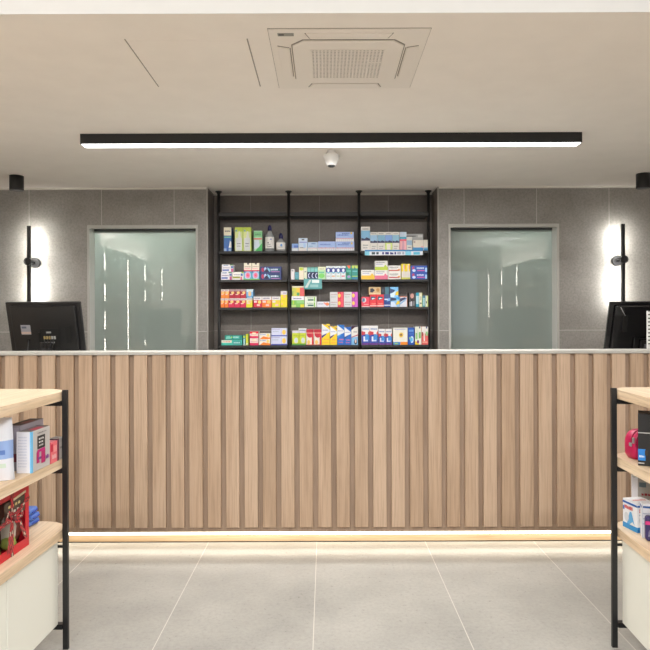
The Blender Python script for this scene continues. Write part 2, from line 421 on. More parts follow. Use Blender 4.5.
cyy = 4.16
t = thing('dome_camera', 'small white dome security camera hanging from the ceiling behind the long lamp', 'camera', ((332 - 325) / 155, cyy, CZ))
b = MB(); b.lathe([(.026, 0), (.028, -.006), (.028, -.02), (.026, -.024)][::-1], M_CAMW); b.build('mounting_base', t)
b = MB(); b.lathe([(.022, -.100), (.030, -.096), (.038, -.082), (.047, -.06), (.052, -.042), (.050, -.030), (.040, -.0235)], M_CAMW); b.build('housing', t)
b = MB(); b.lathe([(.016, -.108), (.023, -.104), (.025, -.0985), (.02, -.096)], M_DKGREY); b.build('lens_ring', t)

def spot(x, y, lab):
    t = thing('ceiling_spotlight', lab, 'spotlight', (x, y, CZ), 0, 'black cylinder spotlights on the ceiling')
    b = MB(); b.lathe([(.042, -.108), (.050, -.110), (.051, -.108), (.051, -.001), (.048, 0)], M_BLACK, n=32); b.build('housing', t)
    b = MB(); b.lathe([(.03, -.112), (.04, -.1085), (.04, -.107)], M_DKGREY, n=24); b.build('lens', t)
    return t
spot(-2.338, 4.86, 'black cylinder spotlight on the ceiling near the left wall light')
spot(2.42, 4.86, 'black cylinder spotlight on the ceiling near the right wall light')

def sconce(x, lab):
    z = 1.247 + (319.5 - 262) / 120.4; by = 5.195
    t = thing('wall_light', lab, 'wall light', (x, WY, z), 0, 'slim black bar wall lights')
    b = MB(); b.cyl((0, 0, 0), (0, -.03, 0), .043, M_BLACK, n=32); b.build('wall_plate', t)
    b = MB(); b.cyl((0, -.03, 0), (0, by - WY - .004, 0), .010, M_BLACK); b.cyl((0, by - WY - .016, 0), (0, by - WY - .032, 0), .031, M_BLACK, n=32); b.build('arm', t)
    zt, zb = .29, -.40
    b = MB(); b.box(-.013, .013, by - WY - .014, by - WY + .010, zb, zt, M_BLACK, .002); b.build('bar', t)
    b = MB(); b.box(-.009, .009, by - WY + .010, by - WY + .012, zb + .02, -.045, E_SCONCE); b.box(-.009, .009, by - WY + .010, by - WY + .012, .045, zt - .02, E_SCONCE); b.build('led_strip', t)
sconce(-2.40, 'black bar wall light glowing on the left of the left frosted window')
sconce(2.42, 'black bar wall light glowing on the right of the right frosted window')

# ------------------------------------------------------------------ air conditioning cassette
t = thing('air_conditioner', 'white square ceiling cassette air conditioner with a perforated centre grille', 'air conditioner', (.096, 2.722, CZ))
b = MB(); h = .308
b.box(-h, h, -h, h, -.006, -.0005, M_ACW, .003)
for q in ((-h - .002, h + .002, -h - .002, -h), (-h - .002, h + .002, h, h + .002), (-h - .002, -h, -h, h), (h, h + .002, -h, h)): b.box(*q, -.0012, -.0002, M_ACD)
b.build('panel', t)
b = MB(); pr = []
o_ = .222; c_ = .045
for (sx, sy) in ((1, -1), (1, 1), (-1, 1), (-1, -1)):
    pts = [(sx * (o_ - c_), sy * o_), (sx * o_, sy * (o_ - c_))]
    if sx * sy > 0: pts = pts[::-1]
    pr += pts
b.prism(pr, -.014, -.006, M_ACW, .004)
b.prism([(x_ * 1.02, y_ * 1.02) for x_, y_ in pr], -.0066, -.0059, M_ACD)
b.build('centre_plate', t)
b = MB(); g_ = .148
b.box(-g_, g_, -g_, g_, -.0145, -.014, M_ACHOLE)
n = 20
for k in range(n + 1):
    y = -g_ + 2 * g_ * k / n
    b.box(-g_, g_, y - .0036, y + .0036, -.0165, -.0145, M_ACW)
    b.box(y - .0036, y + .0036, -g_, g_, -.0166, -.0145, M_ACW)
b.box(.085, .15, -.03, -.024, -.018, -.0164, M_ACW, .0005)
b.build('grille', t)
for q in range(4):
    b = MB()
    m_ = M_ACW
    pts = [(-.165, -.282), (.165, -.282), (.148, -.236), (-.148, -.236)]
    b.prism(pts, -.011, -.006, m_, .002)
    b.box(-.15, .15, -.2345, -.2305, -.0075, -.0061, M_ACD); b.prism([(-.1705, -.282), (-.1665, -.282), (-.1495, -.236), (-.1535, -.236)], -.0075, -.006, M_ACD); b.prism([(.1665, -.282), (.1705, -.282), (.1535, -.236), (.1495, -.236)], -.0075, -.006, M_ACD)
    v = b.build('air_vane', t); v.rotation_euler = (0, 0, q * math.pi / 2)
b = MB(); b.box(-.274, -.212, -.282, -.258, -.0075, -.006, C(150, 148, 140)); b.box(-.27, -.25, -.277, -.264, -.008, -.0075, C(80, 80, 78)); b.build('display_label', t)['label'] = 'grey display label'

# ------------------------------------------------------------------ monitors
def monitor(x, y, topz, wd, ht, tilt, yaw, lab, glossy, extras):
    t = thing('monitor', lab, 'monitor', (x, y, .89), yaw, 'till monitors on the counter')
    zc = topz - .89
    m = M_GLOSSBLK if glossy else M_BLKPLASTIC
    def rot(o): o.rotation_euler = (tilt, 0, 0); o.location = (0, 0, zc)
    b = MB(); b.box(-wd / 2, wd / 2, 0, .022, -ht, 0, m, .004)
    b.box(-wd / 2 + .03, wd / 2 - .03, -.018, 0, -ht + .02, -.02, m, .008)
    o = b.build('casing', t); rot(o)
    b = MB(); b.box(-wd / 2 + .012, wd / 2 - .012, .022, .0235, -ht + .014, -.012, mat('screen_glass', (8, 9, 11), .08)); o = b.build('screen', t); rot(o)
    b = MB(); extras(b, wd, ht); o = b.build('rear_details', t); rot(o)
    b = MB(); b.box(-.035, .035, -.02 + math.sin(tilt) * .2, .02 + math.sin(tilt) * .2, .012, zc - ht * .75, m, .004); b.build('stand_neck', t)
    b = MB(); b.box(-.12, .12, -.09, .09, 0, .012, m, .004); b.build('stand_base', t)
    return t
def ex1(b, wd, ht):
    y = -.018
    b.box(-.148, -.088, y - .001, y, -.205, -.143, C(150, 150, 158)); b.box(-.148, -.088, y - .0015, y - .001, -.201, -.187, C(196, 172, 158)); b.box(-.143, -.113, y - .0015, y - .001, -.165, -.152, C(90, 95, 110))
    b.box(-.03, .09, y - .0015, y, -.29, -.165, C(16, 16, 17)); b.box(-.045, -.03, y - .004, y, -.29, -.19, C(10, 10, 10))
    b.box(.13, .165, y - .003, y, -.26, -.15, C(10, 10, 10)); b.box(-.19, .15, y - .002, y, -.028, -.022, C(12, 12, 12))
    random.seed(4)
    for k in range(5): b.box(-.01 + k * .016, .001 + k * .016, y - .008, y - .0015, -.235, -.215, C(170, 150, 100) if k < 3 else C(180, 180, 180), .001)
    b.box(-.012, .055, y - .003, y - .0015, -.262, -.254, C(150, 150, 150)); b.box(.01, .04, y - .01, y - .0015, -.195, -.185, C(150, 150, 150), .002)
    for k in range(4): b.tube([(k * .018, y - .01, -.232), (k * .02 - .012, y - .03, -.285), (k * .024 - .05, y - .025, -.335)], .003, M_BLKPLASTIC)
    b.tube([(-.108, y - .004, -.245), (-.112, y - .02, -.29), (-.125, y - .02, -.335)], .003, M_DKGREY); b.box(-.118, -.098, y - .003, y, -.255, -.232, C(8, 8, 8))
def ex2(b, wd, ht):
    y = -.018
    b.box(-.07, .14, y - .012, y, -.33, -.225, M_GLOSSBLK, .008); b.box(-.03, .05, y - .03, y - .012, -.33, -.24, C(14, 14, 15), .004); b.box(-.012, .012, y - .032, y - .03, -.285, -.262, C(110, 112, 120))
    # slender vent slot and ring emblem
    b.tube([(-.175, y - .001, -.03), (-.14, y - .001, -.085)], .0022, C(150, 150, 150), 6); b.box(-.15, -.12, y - .001, y, -.19, -.08, C(10, 10, 10))
    n = 28; cx, cz = .022, -.115
    pts = [(cx + .02 * math.cos(2 * math.pi * k / n), y - .0015, cz + .02 * math.sin(2 * math.pi * k / n)) for k in range(n + 1)]
    b.tube(pts, .0028, C(190, 190, 190), 6); b.tube([(cx - .006, y - .0015, cz - .012), (cx - .001, y - .0015, cz + .012)], .002, C(190, 190, 190), 6); b.tube([(cx + .002, y - .0015, cz - .012), (cx + .007, y - .0015, cz + .012)], .002, C(190, 190, 190), 6)
    b.box(.03, .14, y - .002, y, -.225, -.06, C(14, 14, 15))
MY = 4.0; sM = 640 / MY
monitor((42.5 - 325) / sM, MY, 1.247 + (319.5 - 301.3) / sM, 75 / sM, .335, R(16), 0, 'black flat monitor seen from behind at the left end of the counter', False, ex1)
monitor((610.5 - 325) / sM + .235, MY, 1.247 + (319.5 - 303) / sM, .47, .335, R(16), 0, 'glossy black monitor seen from behind at the right end of the counter', True, ex2)
cz0 = 1.247 + (319.5 - 312) / 163
t = thing('card_display', 'white printed card standing in front of the glossy monitor at the right edge', 'sign', (2.056, 3.86, .89))
b = MB(); b.box(-.115, .09, 0, .004, 0, cz0 - .89, C(236, 238, 236))
random.seed(8)
for k in range(10): b.box(-.108, -.108 + random.uniform(.02, .08), -.0006, 0, .2 + k * .022, .207 + k * .022, C(40, 44, 44))
b.build('card', t); b = MB(); b.box(-.115, .09, -.02, .03, 0, .006, C(236, 238, 236)); b.build('foot', t)

# ------------------------------------------------------------------ black wall shelving in the niche
SY0, SY1, POY = 5.385, 5.575, 5.47
PXS = [-.905, -.307, .2935, .8865]
def zpx(y): return 1.247 + (319.5 - y) / 118.5
SHZ = [zpx(212.4), zpx(251), zpx(279.6), zpx(307.2), zpx(345), .72]
t = thing('wall_shelving', 'tall black metal shelving of three bays filling the dark tiled niche', 'shelving', (0, POY, 0))
for x in PXS:
    b = MB(); b.cyl((x, 0, .004), (x, 0, CZ - .006), .0125, M_BLACKS, n=16); po = b.build('post', t)
    b = MB(); b.cyl((x, 0, CZ - .008), (x, 0, CZ - .0005), .028, M_BLACKS, n=24); b.cyl((x, 0, CZ - .022), (x, 0, CZ - .008), .015, M_BLACKS, .02, n=20); b.build('ceiling_flange', po)
    b = MB(); b.cyl((x, 0, .0005), (x, 0, .008), .028, M_BLACKS, n=24); b.build('foot', po)
for z in SHZ:
    for xa, xb in zip(PXS, PXS[1:]):
        b = MB(); b.box(xa + .013, xb - .013, SY0 - POY, SY1 - POY, z - (.032 if z > 2 else .020), z, M_BLACKS, .001, 1)
        b.box(xa + .013, xb - .013, SY1 - POY - .004, SY1 - POY, z, z + .012, M_BLACKS)
        b.build('shelf', t)
    
# ------------------------------------------------------------------ cartons
rnd = random.Random(11)
def patches(b, P, W, Hh, yf, x0=0, z0=0, axis='y', sgn=-1, d0=0.0):
    """print on one face: u,v in 0..1.  axis y: face at y=yf looking -y; axis x: face at x=yf, u along y"""
    off = .0003
    def pt(u, v):
        if axis == 'y': return (x0 + u * W, yf + sgn * o[0], z0 + v * Hh)
        if axis == 'x': return (yf + sgn * o[0], x0 + u * W, z0 + v * Hh)
        return (x0 + u * W, d0 + v * Hh, yf + sgn * o[0])
    o = [off]
    for k, q in enumerate(P):
        o[0] = off * (1 + k * .5)
        typ, col = q[0], q[-1]; m = col if not isinstance(col, tuple) else C(*col)
        if typ == 'r':
            u0, v0, u1, v1 = q[1:5]; b.poly([pt(u0, v0), pt(u1, v0), pt(u1, v1), pt(u0, v1)], m)
        elif typ == 'e':
            cu, cv, ru, rv = q[1:5]; b.poly([pt(cu + ru * math.cos(2 * math.pi * j / 20), cv + rv * math.sin(2 * math.pi * j / 20)) for j in range(20)], m)
        elif typ == 'p':
            b.poly([pt(u, v) for u, v in q[1]], m)
        elif typ == 't':       # a line of small lettering too fine to read
            u0, v0, u1, v1 = q[1:5]; u = u0
            while u < u1 - .015:
                du = rnd.uniform(.03, .075) * (1 if W > .05 else 1.6); uu = min(u + du, u1)
                b.poly([pt(u, v0), pt(uu, v0), pt(uu, v1 - rnd.choice((0, 0, .3)) * (v1 - v0)), pt(u, v1)], m); u = uu + .02
        elif typ == 'a':       # arc
            cu, cv, ru, rv, t0, t1, th = q[1:8]; n = 14
            ou = [(cu + ru * math.cos(R(t0 + (t1 - t0) * j / n)), cv + rv * math.sin(R(t0 + (t1 - t0) * j / n))) for j in range(n + 1)]
            iu = [(cu + ru * th * math.cos(R(t0 + (t1 - t0) * j / n)), cv + rv * th * math.sin(R(t0 + (t1 - t0) * j / n))) for j in range(n + 1)]
            for j in range(n): b.poly([pt(*ou[j]), pt(*ou[j + 1]), pt(*iu[j + 1]), pt(*iu[j])], m)
def carton(name, W, D, Hh, base, P, sideP=None):
    b = MB(); b.box(0, W, 0, D, 0, Hh, C(*base), .0008, 1); patches(b, P, W, Hh, 0)
    e = .001       # closing flap line on the top
    b.box(W * .04, W * .96, D * .30, D * .31, Hh - .0001, Hh + .0002, C(*tuple(int(v * .75) for v in base)))
    return b.build(name)
YFRONT = 5.40
GR = {1: 'packs on the uppermost filled shelf', 2: 'packs on the second filled shelf', 3: 'packs on the third filled shelf', 4: 'packs on the lowest visible shelf'}
YB_ = {1: 251, 2: 279.6, 3: 307.2, 4: 345}
def item(sh, x0, x1, yt, yb, base, P, label, name='medicine_box', D=.11, dy=0.0, cat='box'):
    g = .0007
    X0 = (x0 - 325) / 118.5 + g; X1 = (x1 - 325) / 118.5 - g; Z0 = zpx(yb) + .0004; Z1 = zpx(yt)
    o = carton(name, X1 - X0, D, Z1 - Z0, base, P)
    o.location = (X0, YFRONT + dy + rnd.uniform(0, .006), Z0)
    tag(o, label, cat, GR[sh]); return o

WH = (232, 232, 228); CR = (232, 226, 200); NV = (28, 38, 92); BL = (38, 92, 178); LB = (150, 184, 226); TE = (28, 140, 128)
LIME = (184, 206, 60); GRN = (70, 160, 84); RED = (206, 32, 48); CRIM = (206, 28, 72); ORG = (238, 128, 40); YEL = (240, 214, 30); PNK = (236, 120, 150); PUR = (110, 60, 150); GY = (120, 124, 130); LIL = (190, 194, 224)

# -- uppermost filled shelf
b1 = 251
item(1, 224, 231.6, 227, b1, (48, 100, 172), [('r', 0, .66, 1, 1, CR), ('t', .15, .82, .85, .87, (60, 60, 60)), ('r', 0, .56, 1, .62, (110, 180, 160)), ('p', [(.65, .15), (1, .15), (1, .38), (.82, .45)], WH), ('r', 0, 0, 1, .12, (140, 170, 210)), ('r', .35, 0, .65, .2, BL)], 'cream and blue tall carton at the far left of the top filled shelf')
for k, (a, c) in enumerate(((235, 243.4), (243.5, 251.5))):
    item(1, a, c, 227, b1, (214, 224, 150), [('r', 0, .82, 1, 1, (196, 216, 70)), ('r', .12, .03, .85, .55, (212, 216, 218)), ('p', [(.35, .55), (.75, .55), (.62, .82), (.5, .85)], (214, 220, 210)), ('r', .08, .82, .3, .9, (120, 170, 170)), ('t', .25, .3, .7, .34, GY), ('t', .25, .2, .7, .23, GY), ('r', .93, 0, 1, 1, (176, 204, 60))],
         'pale lime green tall carton, %s of the pair beside the blue carton' % ('left' if k == 0 else 'right'))
item(1, 254, 262.4, 230.4, b1, (170, 214, 176), [('r', 0, .7, 1, .95, (120, 196, 130)), ('t', .15, .78, .85, .86, (70, 130, 90)), ('r', 0, .57, 1, .64, (220, 120, 110)), ('p', [(.05, .1), (.75, .2), (.6, .55), (.05, .55)], (200, 214, 226)), ('p', [(.1, 0), (1, 0), (1, .4), (.6, .2)], (44, 170, 80))], 'green and white carton with a red band left of the clear bottles')
def bottle(x, r, yt, capy, lab, big):
    ht = zpx(yt) - zpx(251); cz = zpx(capy) - zpx(251); X = (x - 325) / 118.5
    t = thing('medicine_bottle', lab, 'bottle', (X, YFRONT + .045, zpx(251) + .0005), 0, 'clear bottles with dark blue caps')
    sh = cz * .74
    b = MB(); b.lathe([(r * .9, 0), (r, .004), (r, sh * .92), (r * .92, sh), (r * .5, sh + (cz - sh) * .6), (r * .34, cz)], M_BOTTLE, sy=.75)
    b.build('bottle_body', t)
    b = MB()
    n = 14
    for k in range(n):
        a0 = R(200 + 140 * k / n); a1 = R(200 + 140 * (k + 1) / n); rr = r * 1.015
        b.poly([(rr * math.cos(a0), .75 * rr * math.sin(a0), sh * .2), (rr * math.cos(a1), .75 * rr * math.sin(a1), sh * .2), (rr * math.cos(a1), .75 * rr * math.sin(a1), sh * .93), (rr * math.cos(a0), .75 * rr * math.sin(a0), sh * .93)], C(222, 220, 216))
    yb = -.75 * r * 1.03
    patches(b, [('t', .15, .12, .85, .2, GY), ('e', .25, .5, .09, .07, (40, 40, 60)), ('r', .6, .78, .9, .86, (90, 120, 190)), ('t', .2, .32, .7, .38, GY)] if big else [('e', .62, .62, .2, .2, (100, 150, 210)), ('t', .1, .3, .9, .38, GY)], r * 1.2, sh * .7, yb, -r * .6, sh * .2)
    b.build('label_sleeve', t)
    b = MB(); b.lathe([(r * .42, cz), (r * .44, cz + .002), (r * .42, cz + (ht - cz) * .55), (r * .28, cz + (ht - cz) * .85), (r * .12, ht)], C(24, 24, 84)); b.build('cap', t)
bottle(269.6, .040, 224.3, 229.8, 'taller clear bottle with dark blue cap and white label', True)
bottle(280.8, .040, 232.2, 238, 'shorter clear bottle with dark blue cap and white label', False)
def blue_pack(x0, x1, yt, yb, lab, dot=False, D=.11):
    P = [('r', 0, 0, 1, .32, (222, 222, 226)), ('t', .03, .26, .97, .38, (214, 150, 160)), ('t', .1, .6, .7, .75, (110, 130, 200)), ('r', 0, .92, 1, 1, (150, 170, 228))]
    for k in range(1, 9): P.append(('r', k / 9 - .008, 0, k / 9 + .008, .3, (160, 165, 180)))
    if dot: P += [('e', .86, .86 if yt < 238 else .8, .05, .12, (236, 196, 50)), ('t', .35, .78, .75, .88, (80, 110, 180))]
    return item(1, x0, x1, yt, yb, (158, 184, 232), P, lab, D=D)
item(1, 292, 298.5, 243.4, b1, (130, 166, 224), [('r', 0, 0, 1, .35, (216, 226, 232)), ('r', .35, .45, 1, .75, (84, 120, 200)), ('t', .05, .35, .95, .45, (200, 190, 190))], 'small light blue box at the left of the middle bay, top filled shelf')
item(1, 298.7, 307.8, 238, b1, (196, 212, 234), [('r', .35, .84, .65, .92, (50, 50, 60)), ('r', .08, .64, .95, .72, (140, 150, 210)), ('r', 0, 0, .9, .3, (224, 218, 214)), ('t', .15, .22, .7, .3, GY), ('r', .55, .25, .8, .6, (170, 200, 236))], 'pale blue upright carton with a hanging slot among the blue boxes')
item(1, 308, 318, 242, b1, (176, 200, 228), [('r', 0, 0, 1, .32, (220, 222, 220)), ('t', .05, .28, .95, .38, (212, 160, 168)), ('t', .35, .76, .8, .88, (80, 120, 180)), ('r', .1, .45, .5, .6, (150, 180, 210))], 'pale blue box between the slotted carton and the wide blue box')
blue_pack(318.2, 336, 241.4, b1, 'wide light blue box with a white lower band, without a yellow spot')
blue_pack(336.2, 354.6, 241.6, b1, 'wide light blue box with yellow spot, lower of the stacked two', True)
blue_pack(336, 354.2, 232, 241.6, 'wide light blue box with yellow spot, upper of the stacked two', True)
def skin(x0, x1, yt, lab, mid, low=None, top=WH):
    P = [('r', 0, .48, 1, .84, mid), ('p', [(0, .42), (1, .42), (1, .5), (.6, .56), (.4, .5), (0, .54)], (34, 36, 84)), ('t', .15, .88, .85, .93, GY), ('t', .2, .2, .8, .26, (150, 150, 150)), ('t', .2, .1, .7, .15, (150, 150, 150))]
    if low: P += [('r', 0, 0, 1, .42, low), ('r', .25, .05, .75, .36, (230, 226, 214))]
    return item(1, x0, x1, yt, b1, (226, 222, 216), P, lab)
skin(361.4, 370.4, 226.8, 'tallest white and blue carton at the left of the right bay', (120, 176, 214))
LBL = 'white carton with blue landscape band, %s in the even row'
skin(370.5, 377.8, 232.2, LBL % 'first from the left', (150, 190, 222))
skin(377.9, 385.2, 232.2, LBL % 'second from the left', (120, 170, 200))
skin(385.3, 392.6, 232.2, 'white and blue carton with lime green tints, middle of the even row of five', (120, 160, 220), (206, 222, 130))
skin(392.7, 399.8, 232.2, LBL % 'fourth from the left', (134, 182, 208))
item(1, 399.9, 406.9, 232.2, b1, (232, 170, 176), [('r', 0, .62, 1, 1, (190, 206, 224)), ('r', 0, .62, 1, .74, (60, 160, 190)), ('p', [(.3, 0), (.7, 0), (.6, .55), (.4, .55)], (196, 150, 170)), ('r', 0, .52, 1, .62, (224, 90, 110))], 'pink and blue carton ending the even row of five')
item(1, 407, 412.6, 237, b1, (216, 216, 210), [('r', 0, .4, 1, .74, (150, 180, 204)), ('t', .2, .2, .8, .28, GY)], 'narrow white carton with a grey blue band beside the cream carton', D=.06)
item(1, 407.2, 425, 233, b1, (176, 178, 178), [('p', [(0, .78), (.6, .86), (.6, .9), (0, .9)], (110, 110, 112)), ('r', .7, .8, .95, .95, (210, 210, 210))], 'wide silver grey box standing behind the cream and blue carton', dy=.075, D=.08)
item(1, 413, 428.1, 240.2, b1, (222, 214, 200), [('r', 0, 0, 1, .3, (40, 140, 196)), ('r', .7, .0, .73, 1, (190, 184, 172)), ('e', .64, .36, .1, .08, (230, 170, 170)), ('t', .06, .72, .2, .9, (150, 130, 130)), ('r', .74, .18, 1, .3, (110, 180, 210))], 'cream carton with a blue base at the right end of the top filled shelf', D=.07)
# shelf edge strips
def edge_strip(x0, x1, y0, y1, label, P, base, z=None):
    W = (x1 - x0) / 118.9; Hh = (y1 - y0) / 118.9
    b = MB(); b.box(0, W, 0, .0015, 0, Hh, C(*base)); patches(b, P, W, Hh, 0)
    b.box(0, W, .0015, .018, Hh - .0015, Hh, C(*base))
    o = b.build('shelf_label'); o.location = ((x0 - 325) / 118.9, SY0 - .0022, zpx(y0) - Hh + .0025)
    tag(o, label, 'label'); return o
edge_strip(365, 423, 250.6, 256, 'long blue and white strip clipped along the shelf edge below the white cartons', [('r', 0, .72, 1, 1, (30, 126, 190)), ('r', 0, 0, .08, .7, (130, 208, 230)), ('t', .12, .15, .24, .6, (60, 80, 90)), ('t', .3, .15, .54, .6, (50, 50, 130)), ('r', .7, 0, .8, .7, (120, 200, 226)), ('r', .84, .1, .95, .6, (90, 190, 220)), ('t', .56, .15, .68, .6, (160, 170, 190))], (226, 230, 238))
edge_strip(304, 322, 279.2, 289.6, 'teal card hanging from the second filled shelf in the middle bay', [('p', [(.05, .15), (.3, .9), (.42, .9), (.2, .15)], (190, 200, 196)), ('r', .45, .6, .85, .9, (214, 226, 224)), ('r', .35, .2, .8, .45, (140, 186, 186)), ('r', 0, 0, 1, .1, (70, 140, 140))], (92, 160, 162))

# -- second filled shelf
b2 = 279.6
def vit(x0, x1, yt, yb, lab, c=(80, 110, 190), side=False):
    return item(2, x0, x1, yt, yb, (232, 230, 236), [('t', .15, .82, .55, .95, (90, 130, 180)), ('t', .08, .5, .7, .6, (120, 80, 130)), ('r', .05, .14, .62, .34, c), ('r', .8, .0, 1, .45, (200, 90, 140)), ('r', .78, .5, 1, .8, (90, 120, 170)), ('r', .7, .88, 1, 1, (60, 120, 70))], lab)
vit(221, 232, 271.6, b2, 'white and blue carton at the lower left of the second filled shelf')
vit(222, 233.5, 264.2, 271.6, 'white and blue carton stacked on top at the left end')
item(2, 232.2, 243.8, 271.6, b2, (232, 230, 222), [('t', .15, .6, .7, .7, (110, 110, 160)), ('r', .05, .2, .68, .42, (150, 160, 60)), ('r', .72, .0, .86, .4, (220, 90, 130)), ('r', .74, .5, .92, .8, (70, 110, 170)), ('r', .8, .86, 1, 1, (150, 190, 60))], 'white and olive carton right of the two white and blue ones')
for k, (a, c) in enumerate(((244, 251.8), (251.9, 259.6))):
    s = ('left', 'right')[k]
    item(2, a, c, 271, b2, (90, 180, 206), [('e', .5, .52, .42, .46, (190, 190, 226)), ('e', .5, .52, .26, .3, PNK), ('e', .5, .52, .1, .1, (240, 60, 110)), ('r', 0, 0, 1, .12, (120, 200, 90)), ('r', 0, .85, .2, 1, (90, 90, 170))], 'sky blue box with a pink flower disc, %s of the two' % s)
    item(2, a, c, 262.8, 271, (236, 228, 208), [('r', 0, .0, 1, .14, (220, 50, 90)), ('t', .1, .5, .9, .6, (160, 120, 120)), ('r', .42, .82, .66, 1, (100, 90, 96)), ('t', .1, .3, .8, .38, PNK)], 'cream box with a red base stacked on the flower box, %s of two' % s)
for k, (yt, yb) in enumerate(((272.9, b2), (266.3, 272.9))):
    item(2, 260.3, 281.5, yt, yb, (36, 48, 112), [('e', .12, .5, .07, .34, (170, 30, 80)), ('e', .24, .6, .06, .3, (170, 190, 230)), ('e', .3, .35, .08, .25, (20, 30, 70)), ('p', [(.33, .9), (.5, .5), (.46, .15), (.36, .5)], (130, 190, 220)), ('r', .45, .35, .95, .7, (30, 90, 110)), ('t', .5, .42, .86, .66, (210, 220, 240)), ('r', .52, .16, .92, .25, (190, 130, 190))], 'long navy blue box with white lettering, %s of the stacked two' % ('lower' if k == 0 else 'upper'), name='toothpaste_box')
item(2, 291, 294.7, 269, b2, (226, 220, 222), [('t', .2, .8, .8, .9, GY)], 'slim white carton at the left end of the middle bay, second filled shelf')
item(2, 294.9, 299, 272, b2, (92, 160, 176), [('r', .2, .7, .8, .8, (60, 120, 140)), ('r', 0, .0, 1, .2, (60, 140, 140))], 'short teal blue carton beside the slim white one')
item(2, 299.1, 303.9, 267, b2, (232, 222, 200), [('r', 0, .78, 1, 1, (206, 212, 150)), ('e', .5, .84, .4, .12, (190, 206, 60))], 'cream carton with a lime green top in the middle bay')
item(2, 304, 307.2, 267.4, b2, (222, 224, 200), [('r', 0, .0, .4, .12, (90, 160, 70)), ('t', .2, .6, .8, .7, GY)], 'narrow cream carton left of the navy crescent cartons')
for k in range(3):
    a = 307.3 + 3.6 * k
    item(2, a, a + 3.5, 267, b2, (26, 44, 84), [('r', 0, .62, 1, 1, (120, 190, 186)), ('r', 0, .9, 1, 1, (90, 150, 140)), ('a', .95, .32, .7, .22, 100, 260, .72, (200, 205, 240))], 'navy carton with teal top and white crescent, %s of three' % ('left', 'middle', 'right')[k])
item(2, 318.2, 326, 266.8, b2, (178, 216, 170), [('r', 0, .75, 1, 1, (220, 224, 190)), ('e', .45, .3, .4, .18, (120, 206, 100)), ('r', .1, .5, .8, .62, (110, 190, 150)), ('t', .2, .8, .8, .86, (130, 130, 120))], 'pale green carton right of the navy crescent cartons')
for k in range(4):
    a = 326.2 + 4.95 * k
    item(2, a, a + 4.85, 266, b2, (216, 226, 230), [('r', 0, .55, 1, .84, (44, 60, 150)), ('e', .5, .66, .44, .22, (30, 56, 140)), ('e', .5, .68, .26, .13, (230, 232, 244)), ('r', .1, .48, .9, .54, (130, 200, 220)), ('t', .15, .2, .85, .3, [(180, 190, 200), (220, 160, 110), (190, 200, 170), (220, 80, 110)][k])], 'white carton with a navy ringed disc, %s from the left of four' % ('first', 'second', 'third', 'fourth')[k])
item(2, 346.2, 351.8, 265.6, b2, (40, 150, 130), [('p', [(.1, 1), (.8, 1), (.8, .84), (.5, .78)], (236, 100, 60)), ('r', .1, .55, .9, .66, (90, 180, 160)), ('e', .5, .2, .3, .1, (150, 140, 190)), ('r', 0, .3, .5, .5, (30, 120, 90))], 'teal green carton with an orange top corner')
item(2, 352, 358, 265.6, b2, (38, 140, 130), [('r', 0, .8, 1, 1, (190, 210, 90)), ('p', [(.3, .7), (.5, 1), (.7, .7)], (30, 120, 110)), ('r', .1, .55, .9, .62, (100, 180, 190)), ('r', 0, .2, 1, .26, (160, 200, 90)), ('r', 0, 0, 1, .16, (30, 120, 160))], 'teal green carton with a lime top at the right of the middle bay')
def generic(sh, x0, x1, yt, yb, low, lab, frac=.42):
    return item(sh, x0, x1, yt, yb, (226, 224, 220), [('r', 0, 0, 1, frac, low), ('t', .1, .78, .75, .88, GY), ('t', .1, .6, .6, .68, (120, 140, 200)), ('p', [(.7, frac), (.95, frac), (.84, frac + .2), (.78, frac + .2)], low)], lab)
generic(2, 361.4, 374.8, 270, b2, (236, 190, 50), 'white carton with an amber lower half in the right bay')
generic(2, 375, 388, 270.4, b2, (220, 110, 140), 'white carton with a pink lower half under the green one')
generic(2, 375, 388, 261, 270.4, (180, 200, 56), 'white carton with an olive green lower half stacked on the pink one', .36)
for k, (yt, yb) in enumerate(((272.7, b2), (265.8, 272.7))):
    item(2, 388.2, 401, yt, yb, (228, 224, 220), [('t', .12, .68, .8, .84, GY), ('r', .05, .2, .9, .36, (180, 50, 60) if k == 0 else (190, 80, 60)), ('r', .75, .3, .95, .5, (230, 160, 90)), ('t', .2, .48, .7, .56, (150, 160, 160))], 'flat white carton with a dark red line, %s of the stacked two' % ('lower' if k == 0 else 'upper'))
for k in range(2):
    a = 401.6 + k * 4.5
    item(2, a, a + 4.4, 264, b2, (240, 214, 40), [('r', 0, .05, 1, .5, (214, 210, 200)), ('r', .4, .1, .65, .95, (214, 200, 200)), ('r', .7, .65, .9, .9, (232, 150, 40)), ('r', 0, 0, 1, .12, (206, 206, 90))], 'yellow carton with a pale lower half, %s of the upright pair' % ('left', 'right')[k])
for k, (yt, yb) in enumerate(((272.9, b2), (266, 272.9))):
    item(2, 410.8, 427.4, yt, yb, (34, 80, 176), [('e', .16, .6, .08, .3, (170, 60, 110)), ('e', .2, .3, .1, .2, (190, 210, 240)), ('r', .36, .5, .82, .78, (90, 120, 190)), ('t', .38, .54, .8, .74, (200, 210, 236)), ('r', .4, .22, .85, .36, (206, 80, 150)), ('r', .88, .1, 1, .7, (160, 200, 240))], 'long bright blue box with pale lettering, %s of the stacked two' % ('lower' if k == 0 else 'upper'), name='toothpaste_box')

